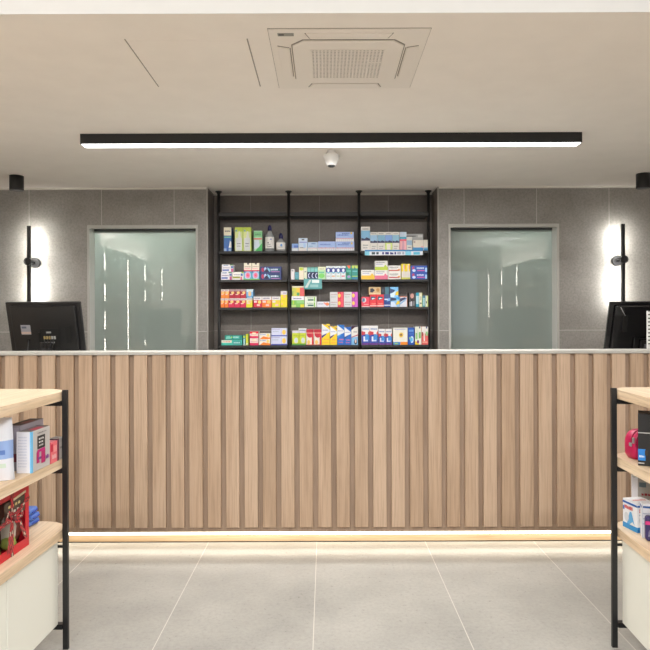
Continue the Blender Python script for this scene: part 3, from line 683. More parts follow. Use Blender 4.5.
# -- third filled shelf
b3 = 307.2
def fiz(x0, x1, yt, yb, c, lab, c2=None, top=(226, 216, 216)):
    c2 = c2 or tuple(min(255, v + 50) for v in c)
    return item(3, x0, x1, yt, yb, c, [('r', 0, .78, 1, 1, top), ('r', .1, .5, .7, .74, c2), ('e', .6, .62, .3, .14, (236, 200, 120)), ('r', .08, .38, .6, .48, (240, 200, 190)), ('t', .1, .86, .9, .93, (150, 120, 130))], lab)
for k, (a, c) in enumerate(((220.6, 224.5), (224.6, 228.3))):
    fiz(a, c, 298, b3, (238, 120, 36), 'orange carton in the lower row, %s of the pair at the left end' % ('left', 'right')[k], (244, 170, 90))
for k, a in enumerate((228.4, 234.3, 240.2)):
    fiz(a, a + 5.8, 298, b3, (214, 34, 78), 'crimson carton with a white top, %s of three in the lower row' % ('left', 'middle', 'right')[k], (170, 20, 40))
fiz(246.1, 252.5, 298, b3, (226, 214, 40), 'white and yellow carton under the blue and white one', (214, 214, 190))
for k, (a, c) in enumerate(((221, 225), (225.1, 229.3))):
    fiz(a, c, 289, 298, (240, 140, 50), 'orange carton in the upper row, %s of the pair' % ('left', 'right')[k], (246, 190, 120))
for k, a in enumerate((229.4, 235, 240.6)):
    fiz(a, a + 5.5, 289, 298, (178, 22, 50), 'maroon carton, %s of three in the upper row' % ('left', 'middle', 'right')[k], (110, 30, 36), (190, 160, 165))
item(3, 246.2, 253.4, 289, 298, (120, 176, 222), [('r', 0, .7, 1, 1, (196, 216, 230)), ('e', .5, .5, .22, .3, (232, 190, 140)), ('r', 0, 0, 1, .2, (40, 130, 180)), ('t', .15, .05, .85, .14, (200, 220, 240))], 'blue and white box with a beige figure at the right of the upper row')
def wide(x0, x1, yt, yb, c, lab, c2):
    return item(3, x0, x1, yt, yb, c, [('r', 0, .68, 1, 1, (222, 218, 218)), ('t', .1, .78, .8, .9, (130, 120, 150)), ('r', .05, .44, .4, .62, (232, 210, 210)), ('e', .72, .5, .2, .16, c2), ('r', .4, .12, .75, .3, (240, 190, 180))], lab)
wide(253.5, 262, 296.4, b3, (206, 36, 60), 'wider crimson carton with white top left of the orange one', (230, 210, 110))
wide(262.1, 271.6, 296.4, b3, (234, 120, 44), 'wider orange carton with white top beside the crimson one', (240, 190, 100))
wide(272, 280.6, 296.4, b3, (222, 212, 44), 'wider yellow carton with white top left of the plain yellow stack', (230, 190, 70))
item(3, 280.7, 287.2, 300.2, b3, (230, 208, 30), [('r', .08, .4, .3, .6, (240, 180, 140)), ('r', 0, 0, 1, .1, (210, 190, 30))], 'plain yellow carton, lower of the stack next to the post')
item(3, 280.7, 287.2, 290.9, 300.2, (232, 212, 34), [('r', 0, .6, 1, 1, (214, 208, 212)), ('t', .4, .72, .9, .84, (140, 120, 190)), ('r', .4, .3, .75, .55, (240, 180, 130))], 'yellow carton with pale top, upper of the stack next to the post')
item(3, 291.5, 304.4, 296.1, b3, (122, 184, 84), [('r', 0, .64, 1, 1, (226, 224, 230)), ('t', .15, .74, .8, .84, (80, 80, 130)), ('r', .4, .36, 1, .58, (140, 196, 120)), ('r', .12, .3, .2, .64, (190, 214, 50)), ('r', 0, 0, .35, .22, (190, 210, 130)), ('r', .7, .0, 1, .26, (226, 214, 50))], 'green carton with white top at the left of the middle bay')
item(3, 292.2, 304.6, 286, 296.1, (196, 196, 80), [('r', 0, .86, 1, 1, (222, 214, 190)), ('r', .35, .4, .62, .82, (240, 190, 60)), ('r', .62, 0, 1, .84, (214, 90, 90)), ('e', .48, .2, .12, .16, (80, 150, 90)), ('r', 0, .1, .1, .5, (140, 170, 80))], 'green, yellow and red carton stacked on the green one')
for k, (yt, yb) in enumerate(((301.8, b3), (296.4, 301.8))):
    item(3, 304.6, 316.6, yt, yb, (220, 226, 212), [('r', .2, .2, .75, .5, (60, 110, 90)), ('r', .2, .2, .28, .5, (200, 220, 200)), ('r', .78, .05, .88, .9, (130, 190, 80)), ('t', .2, .66, .75, .82, (120, 150, 130))], 'flat white carton with dark green band, %s of the stacked two' % ('lower' if k == 0 else 'upper'))
item(3, 317, 329.6, 301.6, b3, (216, 218, 228), [('e', .82, .55, .15, .3, (238, 140, 80)), ('t', .1, .5, .5, .7, (140, 140, 170)), ('p', [(.5, .8), (.8, .2), (.85, .4), (.6, .9)], (226, 130, 120))], 'low white carton with an orange spot in the middle bay')
for j, (a, c, col, cn) in enumerate(((330, 343.8, (214, 60, 80), 'red'), (344, 358, (186, 74, 176), 'purple'))):
    for k, (yt, yb) in enumerate(((299.7, b3), (292, 299.7))):
        item(3, a, c, yt, yb, (206, 206, 208), [('r', .56, 0, 1, 1, col), ('r', .82, .0, 1, 1, tuple(min(255, v + 20) for v in col)), ('e', .68, .52, .1, .26, (240, 196, 90)), ('t', .06, .6, .5, .7, (170, 120, 130)), ('t', .06, .3, .44, .4, (150, 160, 150))], 'grey and %s carton with a yellow spot, %s of the stacked two' % (cn, 'lower' if k == 0 else 'upper'))
item(3, 361.6, 369.8, 297, b3, (224, 60, 84), [('e', .3, .68, .28, .24, (210, 200, 210)), ('p', [(.05, .5), (.4, .55), (.4, .85), (.1, .9)], (80, 110, 140)), ('t', .3, .2, .85, .3, (240, 170, 160)), ('r', 0, 0, 1, .08, (230, 200, 200))], 'shorter red box with a grey emblem at the left of the right bay')
for k, a in enumerate((370, 377.1)):
    item(3, a, a + 6.9, 294.6, b3, (222, 50, 62), [('p', [(.1, .55), (.7, .62), (.9, .78), (.3, .85), (.1, .8)], (30, 70, 100)), ('p', [(.3, .6), (.8, .68), (.5, .72), (.25, .7)], (220, 230, 236)), ('t', .2, .2, .85, .3, (240, 150, 130)), ('r', 0, .06, 1, .13, (240, 210, 206))], 'taller red box with a dark wing emblem, %s of the pair' % ('left', 'right')[k])
item(3, 384.1, 390.5, 294.6, b3, (28, 62, 140), [('r', 0, .72, 1, 1, (60, 80, 130)), ('r', .05, .55, .9, .66, (190, 206, 230)), ('p', [(.4, .45), (1, .5), (1, .72), (.7, .7)], (120, 170, 220)), ('r', 0, .1, 1, .17, (214, 220, 236))], 'navy box with a white stripe right of the red pair')
item(3, 390.7, 399.7, 297.2, b3, (140, 190, 232), [('p', [(0, .6), (.6, .65), (.75, .85), (0, .95)], (40, 60, 100)), ('p', [(.55, .2), (1, .3), (1, .62), (.75, .6)], (232, 200, 50)), ('p', [(0, 0), (.7, 0), (.4, .5), (0, .5)], (206, 220, 240)), ('r', .6, .75, 1, 1, (60, 160, 226))], 'light blue box with a yellow corner on the shelf')
item(3, 399.9, 407.4, 296.6, b3, (214, 218, 230), [('p', [(0, .45), (.9, .8), (.7, .9), (0, .8)], (50, 60, 100)), ('p', [(0, .2), (.6, .5), (1, .85), (.6, .7), (0, .35)], (130, 170, 210)), ('r', .93, 0, 1, 1, (220, 150, 120)), ('r', 0, .92, 1, 1, (200, 120, 100))], 'white box with a dark blue swoosh and orange edge')
item(3, 369, 381, 287.2, 294.6, (206, 176, 130), [('p', [(.1, .3), (.3, .25), (.5, .55), (.3, .85), (.1, .8)], (40, 44, 60)), ('r', .0, 0, 1, .14, (222, 200, 160)), ('e', .75, .6, .14, .26, (180, 130, 70))], 'tan box with a dark emblem on top of the red boxes')
item(3, 381.3, 390, 287.2, 294.6, (34, 38, 50), [('r', .45, 0, .9, 1, (60, 110, 130)), ('r', .1, .3, .35, .7, (50, 60, 80))], 'black and teal box on top of the navy box')
item(3, 390.2, 398.5, 287.2, 297.2, (120, 186, 236), [('p', [(0, .35), (.4, .4), (.6, .7), (0, .85)], (50, 76, 120)), ('p', [(.6, .15), (1, .2), (1, .6), (.7, .5)], (236, 200, 50)), ('p', [(0, 0), (.5, 0), (.7, .6), (0, .3)], (206, 226, 244))], 'light blue box with a yellow corner stacked on the other')
item(3, 409, 415.4, 293.2, b3, (56, 54, 56), [('e', .5, .78, .28, .18, (206, 150, 140)), ('r', .3, .05, .5, .4, (200, 196, 204)), ('r', .08, .05, .25, .35, (170, 170, 176)), ('r', .65, .08, .9, .4, (120, 120, 124)), ('e', .5, .5, .2, .12, (40, 24, 26))], 'dark grey carton with a pink spot in the right bay')
item(3, 416, 419.2, 293, b3, (170, 206, 216), [('r', 0, .78, 1, 1, (30, 150, 180)), ('r', 0, 0, 1, .2, (30, 150, 180))], 'slim carton with teal top and base next to the dark grey one')
item(3, 419.3, 422.4, 293, b3, (226, 224, 196), [('r', .2, .2, .8, .3, (90, 100, 110)), ('t', .3, .45, .7, .75, (170, 170, 160)), ('r', .85, 0, 1, 1, (196, 210, 90))], 'slim cream carton between the teal ones')
item(3, 422.5, 425.5, 295.9, b3, (90, 166, 176), [('r', .35, .1, .7, .8, (200, 220, 226)), ('r', 0, .8, 1, 1, (70, 120, 150))], 'slim teal carton, shorter than the teal topped one')
item(3, 425.6, 428.2, 295.9, b3, (220, 224, 196), [('r', .75, 0, 1, 1, (196, 214, 60)), ('r', .2, .3, .6, .5, (80, 90, 80))], 'slim white carton with a lime edge at the right end')

# -- lowest visible shelf
b4 = 345
item(4, 221.3, 242, 339.9, b4, (70, 190, 170), [('r', 0, .5, .5, 1, (222, 222, 206)), ('t', .1, .64, .42, .82, (206, 120, 110)), ('r', .55, .1, .95, .9, (70, 160, 156)), ('t', .6, .4, .9, .6, (190, 226, 220))], 'long teal box with a white corner, lower of the stacked two', name='toothpaste_box')
item(4, 224.6, 242, 335, 339.9, (34, 140, 126), [('p', [(.05, .2), (.4, .3), (.3, .85), (.1, .8)], (120, 196, 180)), ('r', .48, .3, .85, .9, (80, 180, 170)), ('e', .4, .6, .04, .2, (150, 210, 90)), ('t', .5, .5, .8, .7, (190, 220, 214))], 'long dark teal box, upper of the stacked two', name='toothpaste_box')
item(4, 242.6, 245.6, 335, b4, (54, 132, 122), [('r', .2, .75, .8, .95, (190, 210, 60)), ('r', .25, .1, .8, .65, (160, 200, 206)), ('r', 0, 0, 1, .06, (220, 226, 220))], 'slim green upright carton beside the teal boxes')
item(4, 245.7, 248.4, 333.8, b4, (206, 208, 50), [('r', .2, .05, .8, .2, (226, 226, 200)), ('r', .8, 0, 1, 1, (110, 160, 70))], 'slim yellow green upright carton beside the teal boxes')
for k, (yt, yb) in enumerate(((338, b4), (331.3, 338))):
    item(4, 249.6, 258.4, yt, yb, (236, 214, 206), [('r', 0, 0, 1, .32, (216, 40, 90))] + ([('r', 0, .7, 1, 1, (228, 40, 60))] if k else []) + [('r', .3, .4, .7, .85, (238, 224, 190)), ('t', .1, .5, .9, .58, (210, 130, 150))], 'white and red carton, %s of the stacked two' % ('lower' if k == 0 else 'upper'))
for k, (yt, yb) in enumerate(((339, b4), (333.2, 339))):
    item(4, 259, 270.2, yt, yb, (232, 226, 214), [('p', [(.02, 0), (1, 0), (1, .28), (.6, .4), (.4, .5), (.2, .25)], (240, 130, 40)), ('e', .8, .65, .14, .26, (240, 206, 120)), ('t', .1, .72, .6, .86, (110, 130, 200))], 'white carton with an orange wave, %s of the stacked two' % ('lower' if k == 0 else 'upper'))
for k, (yt, yb) in enumerate(((336.2, b4), (328, 336.2))):
    item(4, 271 + .3 * k, 287.1, yt, yb, (204, 208, 232), [('r', 0, 0, 1, .14, (70, 80, 170)), ('r', 0, .82, .55, .9, (170, 164, 200)), ('e', .8, .5, .12, .3, (240, 200, 90)), ('r', .62, .15, .66, .9, (190, 186, 222)), ('t', .08, .55, .45, .66, (160, 170, 190))], 'lilac box with a yellow disc, %s of the stacked two' % ('lower' if k == 0 else 'upper'))
for k, a in enumerate((292, 299)):
    item(4, a, a + 6.9, 330.6, b4, (194, 206, 50), [('r', 0, .84, 1, 1, (206, 200, 220)), ('e', .58, .32, .3, .2, (206, 216, 190)), ('p', [(.35, .2), (.8, .2), (.7, .5), (.5, .52)], (200, 206, 214)), ('r', 0, 0, 1, .1, (80, 150, 60)), ('t', .2, .64, .8, .7, (150, 170, 60))], 'lime green carton, %s of the pair at the left of the middle bay' % ('left', 'right')[k], D=.085)
item(4, 298, 306, 328.4, b4, (226, 228, 232), [('r', .1, .86, .9, .91, (90, 110, 180))], 'white and blue carton peeping out behind the lime green pair', dy=.095, D=.06)
for k, a in enumerate((306.2, 314)):
    item(4, a, a + 7.5, 329.2, b4, (228, 220, 206), [('e', .5, .72, .46, .26, (190, 36, 60)), ('r', 0, .8, 1, 1, (176, 24, 50)), ('r', .74, 0, .98, .7, (206, 50, 60)), ('r', .05, .74, .95, .78, (236, 170, 150)), ('e', .32, .18, .2, .14, (236, 190, 100)), ('r', 0, .0, 1, .04, (214, 90, 70))], 'white carton with a red heart shaped top, %s of the pair' % ('left', 'right')[k])
def ygl(a, c, yt, lab, bg, st, low=None):
    return item(4, a, c, yt, b4, bg, [('p', [(0, .45), (.0, 1), (.35, .9), (1, .72), (1, .62), (.6, .55)], (226, 228, 232)), ('p', [(.15, 1), (.5, 1), (1, .82), (1, .88), (.6, .95)], st), ('p', [(0, .32), (.55, .5), (.6, .56), (0, .44)], st), ('t', .1, .68, .8, .73, (150, 150, 190)), ('t', .25, .24, .9, .3, low or (240, 150, 60)), ('t', .2, .1, .8, .15, low or (240, 170, 60))], lab)
ygl(321.7, 329.8, 324, 'tallest yellow carton with a white band and blue stripe', (240, 206, 36), (40, 50, 140))
ygl(330, 337, 326.2, 'second yellow carton, slightly shorter, beside the tallest one', (240, 202, 36), (60, 40, 120))
ygl(337.2, 344.4, 325, 'taller bright blue carton with a white band', (34, 106, 196), (60, 150, 220), (214, 100, 110))
ygl(344.5, 351, 327.2, 'shorter bright blue carton with a white band', (40, 104, 196), (30, 70, 150), (220, 110, 120))
item(4, 351.2, 358, 326.2, b4, (120, 176, 220), [('r', 0, .42, 1, 1, (216, 214, 208)), ('p', [(0, 1), (0, .78), (.5, .93), (1, .97), (1, 1)], (60, 20, 50)), ('p', [(0, .38), (1, .5), (1, .56), (0, .42)], (180, 40, 90)), ('e', .65, .16, .24, .14, (60, 70, 90)), ('e', .65, .2, .12, .1, (220, 190, 170)), ('t', .3, .66, .85, .72, (130, 130, 130))], 'white and maroon carton with a blue base next to the post')
def sw(a, c, yt, lab):
    return item(4, a, c, yt, b4, (226, 224, 224), [('r', 0, 0, 1, .56, (44, 70, 160)), ('p', [(0, .5), (.45, .55), (.45, .68), (0, .72)], (206, 60, 70)), ('p', [(.8, .5), (1, .5), (1, .74), (.8, .64)], (214, 90, 80)), ('p', [(.4, .25), (.95, .25), (.9, .55), (.5, .55)], (60, 140, 210)), ('r', .22, .18, .42, .44, (222, 222, 240)), ('r', .4, .18, .8, .26, (190, 206, 240)), ('r', 0, 0, 1, .1, (100, 50, 130)), ('t', .1, .8, .9, .87, (110, 140, 190))], lab)
sw(361.5, 369.7, 326, 'taller white and blue carton at the left end of the right bay'); sw(369.8, 378, 326, 'taller white and blue carton, second from the left of the right bay')
sw(378.4, 385.1, 329.2, 'shorter white and blue carton next to the taller pair'); sw(385.2, 392, 329.2, 'shorter white and blue carton left of the sunflower carton')
P = [('r', 0, 0, .5, .16, (60, 130, 190)), ('r', .5, 0, 1, .16, (240, 140, 40)), ('r', .1, .04, .35, .1, (150, 200, 110))]
for j in range(14):
    a = 2 * math.pi * j / 14; P.append(('p', [(.55 + .06 * math.cos(a - .5), .58 + .06 * math.sin(a - .5)), (.55 + .2 * math.cos(a), .58 + .2 * math.sin(a)), (.55 + .06 * math.cos(a + .5), .58 + .06 * math.sin(a + .5))], (232, 200, 40)))
P += [('e', .55, .58, .13, .13, (226, 190, 50)), ('e', .55, .58, .065, .065, (120, 80, 70)), ('t', .1, .88, .85, .93, (170, 170, 210))]
item(4, 393, 407.6, 328, b4, (228, 226, 214), P, 'wide white carton with a yellow sunflower picture')
item(4, 408, 414.4, 328, b4, (34, 84, 178), [('r', .1, .76, .9, .88, (90, 140, 206)), ('e', .6, .3, .28, .2, (90, 180, 230)), ('a', .6, .3, .28, .2, -120, 120, .6, (214, 234, 244)), ('e', .3, .38, .12, .08, (150, 200, 90)), ('r', .1, .6, .9, .66, (60, 110, 190))], 'royal blue carton right of the sunflower carton')
item(4, 415, 421.4, 327, b4, (222, 224, 210), [('r', .1, .3, .4, .65, (130, 190, 110)), ('r', .6, .35, .9, .7, (120, 180, 100)), ('p', [(0, 0), (.6, 0), (.6, .12), (0, .2)], (236, 200, 40)), ('e', .45, .16, .18, .1, (130, 60, 120)), ('r', .62, .9, .82, 1, (50, 60, 110)), ('t', .3, .3, .5, .8, (200, 210, 190))], 'white carton with green leaves next to the red one')
item(4, 421.6, 428.1, 327, b4, (222, 100, 96), [('r', 0, .62, 1, 1, (226, 222, 216)), ('r', .6, .5, .95, .72, (150, 200, 140)), ('p', [(.3, .2), (.5, .2), (.45, .85), (.3, .8)], (232, 220, 214)), ('r', 0, .5, .2, .7, (150, 60, 50)), ('r', .65, .9, .85, 1, (70, 80, 130)), ('t', .1, .1, .9, .18, (240, 180, 160))], 'white and red carton at the right end of the lowest visible shelf')

# ------------------------------------------------------------------ display gondolas in the foreground
def rounded(x0, x1, y0, y1, r):
    pts = []
    for (cx, cy, a0) in ((x1 - r, y0 + r, -90), (x1 - r, y1 - r, 0), (x0 + r, y1 - r, 90), (x0 + r, y0 + r, 180)):
        for k in range(9): a = R(a0 + 90 * k / 8); pts.append((cx + r * math.cos(a), cy + r * math.sin(a)))
    return pts
SZ = (.977, .722, .455)
def gondola(x, y, side, lab):
    """origin at the aisle side far post; s=+1: boards extend towards -x"""
    t = thing('display_shelf', lab, 'display shelf', (x, y, 0), R(-2.2), 'oak and black display shelves')
    s = -side      # left unit: side=+1 aisle at +x
    def X(a, c): return tuple(sorted((s * a, s * c)))
    xa, xb = X(.0105, .46)
    for z in SZ:
        b = MB(); b.prism(rounded(xa, xb, -1.19, .09, .10), z - .034, z, M_SHELFWOOD, .002); b.build('shelf_board', t)
    for py in (0, -1.1):
        for px in (0, s * .4725):
            b = MB(); b.box(px - .0100, px + .0100, py - .007, py + .007, 0, .983, M_BLACK, .001, 1); po = b.build('post', t)
        for z in SZ:
            if z < .5: continue
            b = MB(); q = X(.0102, .4624); b.box(q[0], q[1], py - .012, py + .012, z - .0535, z - .0345, M_BLACK); b.build('cross_bar', t)
        b = MB(); q = X(.0102, .4624); b.box(q[0], q[1], py - .012, py + .012, .078, .0965, M_BLACK); b.build('cross_bar', t)
    q = X(.034, .445)
    b = MB(); b.box(q[0], q[1], -1.12, -.012, .097, .4205 - .014, M_CABW, .002); ca = b.build('cabinet', t)
    for k in range(3):
        y1 = -.016 - .36 * k; y0 = y1 - .356
        q = X(.023, .033); b = MB(); b.box(q[0], q[1], y0, y1, .10, .4195, M_CABW, .002)
        b.build('door', ca)
    for z in (.385,):
        b = MB(); q = X(.0100, .034); b.box(q[0], q[1], -.006, .004, z, z + .008, M_BLACK); b.build('cabinet_bracket', t)
    return t
GL = gondola(-.9875, 2.43, 1, 'oak display shelf with black posts and white cabinet in the left foreground')
GRT = gondola(1.095, 2.43, -1, 'oak display shelf with black posts and white cabinet in the right foreground')
ca_, sa_ = math.cos(R(-2.2)), math.sin(R(-2.2))
def onL(lx, ly): return (-.9875 + lx * ca_ - ly * sa_, 2.43 + lx * sa_ + ly * ca_)
def onR(lx, ly): return (1.095 + lx * ca_ - ly * sa_, 2.43 + lx * sa_ + ly * ca_)
def place(o, f, lx, ly, z, rz=0):
    x, y = f(lx, ly); o.location = (x, y, z + .0005); o.rotation_euler = (0, 0, R(-2.2 + rz)); return o
G1 = 'packs on the middle board of the left display shelf'; G2 = 'packs on the middle board of the right display shelf'; G3 = 'packs on the lower board of the right display shelf'
z2 = .722; z3 = .455

def pack(W, D, Hh, base, front, aisle, top=None, aisle_side=1, bev=.001, name='product_box'):
    """box from x 0..W, y 0..D; front = print on near face, aisle = print on the aisle side face"""
    b = MB(); b.box(0, W, 0, D, 0, Hh, C(*base), bev, 1)
    patches(b, front, W, Hh, 0)
    if aisle_side > 0: patches(b, aisle, D, Hh, W, 0, 0, 'x', 1)
    else: patches(b, aisle, D, Hh, 0, 0, 0, 'x', -1)
    if top: patches(b, top, W, D, Hh, 0, 0, 'z', 1)
    return b.build(name)
# white supplement carton with magenta print; grey base carries the aisle side's shade
o = pack(.052, .135, .142, (190, 186, 184),
         [('r', 0, 0, 1, 1, (228, 228, 234)), ('r', .9, 0, 1, 1, (110, 190, 236))] + [('t', .12, .85 - .07 * k, .7,   .88 - .07 * k, (202, 205, 218)) for k in range(11)],
         [('r', 0, 0, .08, 1, (110, 190, 236)), ('r', .3, .52, .72, .84, (34, 34, 40)), ('t', .38, .74, .66, .79, (220, 220, 220)), ('t', .38, .66, .62, .7, (220, 220, 220)), ('t', .38, .58, .62, .62, (200, 200, 200)),
          ('r', .25, .18, .4, .44, (182, 24, 110)), ('r', .5, .14, .72, .48, (176, 20, 100)), ('p', [(.25, .44), (.7, .44), (.7, .52), (.3, .5)], (190, 30, 120)), ('r', .32, .26, .5, .32, (110, 60, 130)), ('t', .74, .2, .92, .3, (130, 60, 140)), ('t', .3, .9, .8, .93, (120, 120, 120))],
         [('r', .05, .05, .95, .95, (120, 112, 114)), ('p', [(.4, .3), (.9, .25), (.9, .75), (.45, .8)], (190, 70, 90)), ('r', .05, .9, .95, 1, (60, 50, 52))])
place(o, onL, -.064, -.235, z2); tag(o, 'white carton with shaded grey aisle side, black panel and magenta print on the left display shelf', 'box', G1)
o = pack(.05, .17, .158, (150, 146, 156), [('r', .1, .02, .95, .25, (150, 148, 160)), ('r', .2, .2, 1, .38, (110, 50, 70)), ('r', .1, .4, .9, .96, (164, 160, 174))], [('r', .1, .1, .9, .9, (140, 136, 148))], [('r', .05, .05, .95, .95, (74, 66, 66)), ('r', .4, .3, .9, .7, (150, 90, 96))])
place(o, onL, -.117, -.205, z2); tag(o, 'taller grey lilac carton with maroon band behind the magenta printed one', 'box', G1)
o = pack(.035, .052, .078, (222, 120, 130), [('r', 0, 0, 1, 1, (224, 90, 110))], [('r', 0, 0, 1, 1, (228, 110, 120)), ('r', .0, .55, .35, .9, (196, 20, 60)), ('t', .2, .2, .85, .4, (240, 190, 190)), ('r', .4, .5, .9, .8, (236, 150, 150))])
place(o, onL, -.047, -.094, z2); tag(o, 'small pink carton on the left display shelf near its post', 'box', G1)
o = pack(.035, .05, .082, (168, 164, 158), [('r', 0, 0, 1, 1, (70, 50, 60))], [('r', 0, 0, .22, 1, (110, 40, 64)), ('r', .3, .1, .9, .8, (176, 172, 166)), ('t', .35, .5, .85, .6, (120, 116, 112))], [('r', .1, .1, .9, .9, (120, 116, 110))])
place(o, onL, -.047, -.038, z2); tag(o, 'small grey carton with a maroon stripe right beside the shelf post', 'box', G1)
# soft white and blue bag
b = MB()
nx, nz = 10, 14; W, Dp, Hh = .20, .07, .205
def bagpt(u, v, side):
    pinch = max(0, 1 - ((v - .45) / .55) ** 2) ** .6
    ed = (1 - (2 * u - 1) ** 4)
    y = side * Dp / 2 * pinch * ed + .004 * math.sin(9 * u + 7 * v)
    return (W * (u - .5) * (1 - .08 * v), y, Hh * v)
grid = {}
for side in (-1, 1):
    for i in range(nx + 1):
        for j in range(nz + 1):
            if side == 1 and i in (0, nx): grid[(side, i, j)] = grid[(-1, i, j)]; continue
            grid[(side, i, j)] = b.bm.verts.new(bagpt(i / nx, j / nz, side))
for side in (-1, 1):
    for i in range(nx):
        for j in range(nz):
            u, v = (i + .5) / nx, (j + .5) / nz
            col = (226, 230, 240)
            if .38 < v < .55 + .18 * (u - .3): col = (150, 178, 228)
            if .46 < v < .52 and .5 < u < .95: col = (96, 130, 200)
            if .24 < v < .32 and .5 < u < .9: col = (206, 226, 214)
            f = b.bm.faces.new([grid[(side, i, j)], grid[(side, i + 1, j)], grid[(side, i + 1, j + 1)], grid[(side, i, j + 1)]])
            f.material_index = b.mi(mat('bag_%02x%02x%02x' % col, col, .3)); f.smooth = True
o = b.build('plastic_pouch'); x, y = onL(-.122, -.345); o.location = (x, y, z2 + .001); o.rotation_euler = (0, 0, R(12)); tag(o, 'soft white and pale blue plastic pouch at the left edge of the picture', 'pouch')
b = MB(); b.box(-.02, .02, -.012, .012, 0, .03, C(190, 210, 230), .004); b.box(-.018, .016, -.0128, -.012, .004, .016, C(70, 130, 190)); o = b.build('small_packet'); place(o, onL, -.09, -.268, z2, 20); tag(o, 'tiny white and blue packet between the pouch and the cartons', 'packet', G1)

# red gift box with tartan ribbon
t = thing('gift_box', 'red window gift box tied with a tartan ribbon on the left display shelf', 'gift box', (0, 0, 0))
x, y = onL(-.14, -.53); t.location = (x, y, z3 + .0005); t.rotation_euler = (0, 0, R(-2.2))
GW, GD, GH = .085, .36, .212         # x, y, z ; aisle face at x = GW
RDM = C(198, 26, 44)
b = MB()
b.box(0, .004, 0, GD, 0, GH, RDM); b.box(.004, GW, 0, .004, 0, GH, RDM); b.box(.004, GW, GD - .004, GD, 0, GH, RDM)
b.box(.004, GW, .004, GD - .004, 0, .004, RDM); b.box(.004, GW, .004, GD - .004, GH - .004, GH, RDM)
b.box(GW - .003, GW, .004, GD - .004, .004, .03, RDM); b.box(GW - .003, GW, .004, GD - .004, GH - .018, GH - .004, RDM)
b.box(GW - .003, GW, .004, .028, .03, GH - .018, RDM); b.box(GW - .003, GW, GD - .024, GD - .004, .03, GH - .018, RDM)
b.build('carton', t)
for P_ in ([('r', .05, .68, .35, .9, (60, 44, 36)), ('t', .08, .72, .3, .76, (220, 210, 190))], [('r', .55, .62, .92, .88, (60, 46, 36)), ('t', .6, .68, .86, .73, (226, 220, 206)), ('t', .62, .78, .86, .82, (200, 180, 120)), ('p', [(.7, .9), (.94, .94), (.94, .9), (.7, .86)], (200, 180, 150))]):
    b = MB(); patches(b, P_, GD, GH, GW, 0, 0, 'x', 1); b.build('printed_label', t)['label'] = 'dark brown printed label'
b = MB()
def tart(b, pts, wd, m1, m2, m3):
    for (p0, p1) in zip(pts, pts[1:]):
        p0 = Vector(p0); p1 = Vector(p1); d = (p1 - p0); n = Vector((0, -d.z, d.y)).normalized() * wd / 2
        L = d.length; k = max(1, int(L / .012))
        for j in range(k):
            a = p0 + d * (j / k); c = p0 + d * ((j + 1) / k)
            for s_ in range(3):
                q0 = n * (-1 + 2 * s_ / 3); q1 = n * (-1 + 2 * (s_ + 1) / 3)
                b.poly([a + q0, c + q0, c + q1, a + q1], m2 if (j + s_) % 2 == 0 else (m3 if (s_ == 1 and j % 3 == 0) else m1))
R1, R2, R3 = C(190, 28, 44), C(96, 26, 34), C(196, 190, 170)
yc = .245; xo = GW + .0016
tart(b, [(xo, yc, .0), (xo, yc, GH)], .018, R1, R2, R3)
tart(b, [(xo + .0006, 0, .10), (xo + .0006, yc, .128), (xo + .0006, GD, .17)], .016, R1, R2, R3)
b.build('ribbon', t)
b = MB()
tart(b, [(xo + .003, yc, .13), (xo + .010, yc + .035, .105), (xo + .006, yc + .065, .06), (xo + .004, yc + .09, .035)], .018, R1, R2, R3)
tart(b, [(xo + .003, yc, .13), (xo + .008, yc - .025, .09), (xo + .004, yc - .03, .02)], .018, R1, R2, R3)
tart(b, [(xo + .003, yc, .13), (xo + .012, yc + .04, .15), (xo + .010, yc + .05, .125), (xo + .004, yc + .005, .125)], .014, R1, R2, R3)
tart(b, [(xo + .003, yc, .13), (xo + .012, yc - .045, .16), (xo + .010, yc - .055, .13), (xo + .004, yc - .005, .125)], .014, R1, R2, R3)
b.cyl((xo, yc, .128), (xo + .012, yc, .128), .008, R2, n=12)
b.build('bow', t)
b = MB(); b.lathe([(.022, 0), (.026, .02), (.028, .05), (.02, .075), (.012, .085)], C(206, 200, 186), (GW - .045, .30, .03), sy=1.0)
b.build('paper_bundle', t); b = MB(); b.lathe([(.018, 0), (.026, .012), (.02, .036), (.01, .04)], C(156, 170, 84), (GW - .033, .285, .012)); b.build('green_bar', t); b = MB(); b.lathe([(.018, 0), (.024, .012), (.018, .05)], C(150, 170, 70), (GW - .04, .2, .006)); b.build('green_bar', t)
b = MB(); b.box(.006, .03, .02, GD - .02, .005, GH - .03, C(92, 62, 48)); b.lathe([(.02, 0), (.028, .03), (.02, .06), (.01, .066)], C(120, 60, 50), (GW - .04, .325, .03)); b.build('filling', t)

# blue wrapped packets behind the gift box
for k in range(3):
    b = MB(); b.box(-.026, .026, -.036, .036, 0, .022, C(84, 122, 206), .009, 3)
    b.box(-.022, .022, -.042, -.035, .008, .013, C(96, 130, 214), .002); b.box(.025, .030, -.026, .026, .008, .013, C(40, 74, 180), .002); b.box(-.016, .014, -.0375, -.0355, .006, .016, C(150, 176, 230))
    o = b.build('wrapped_packet'); place(o, onL, -.166 + .004 * (k % 2), .046 - .004 * k, z3 + .0225 * k, -3 + 4 * k)
    tag(o, 'blue wrapped packet behind the gift box, %s of the stack of three' % ('bottom', 'middle', 'top')[k], 'packet', 'stack of blue packets')

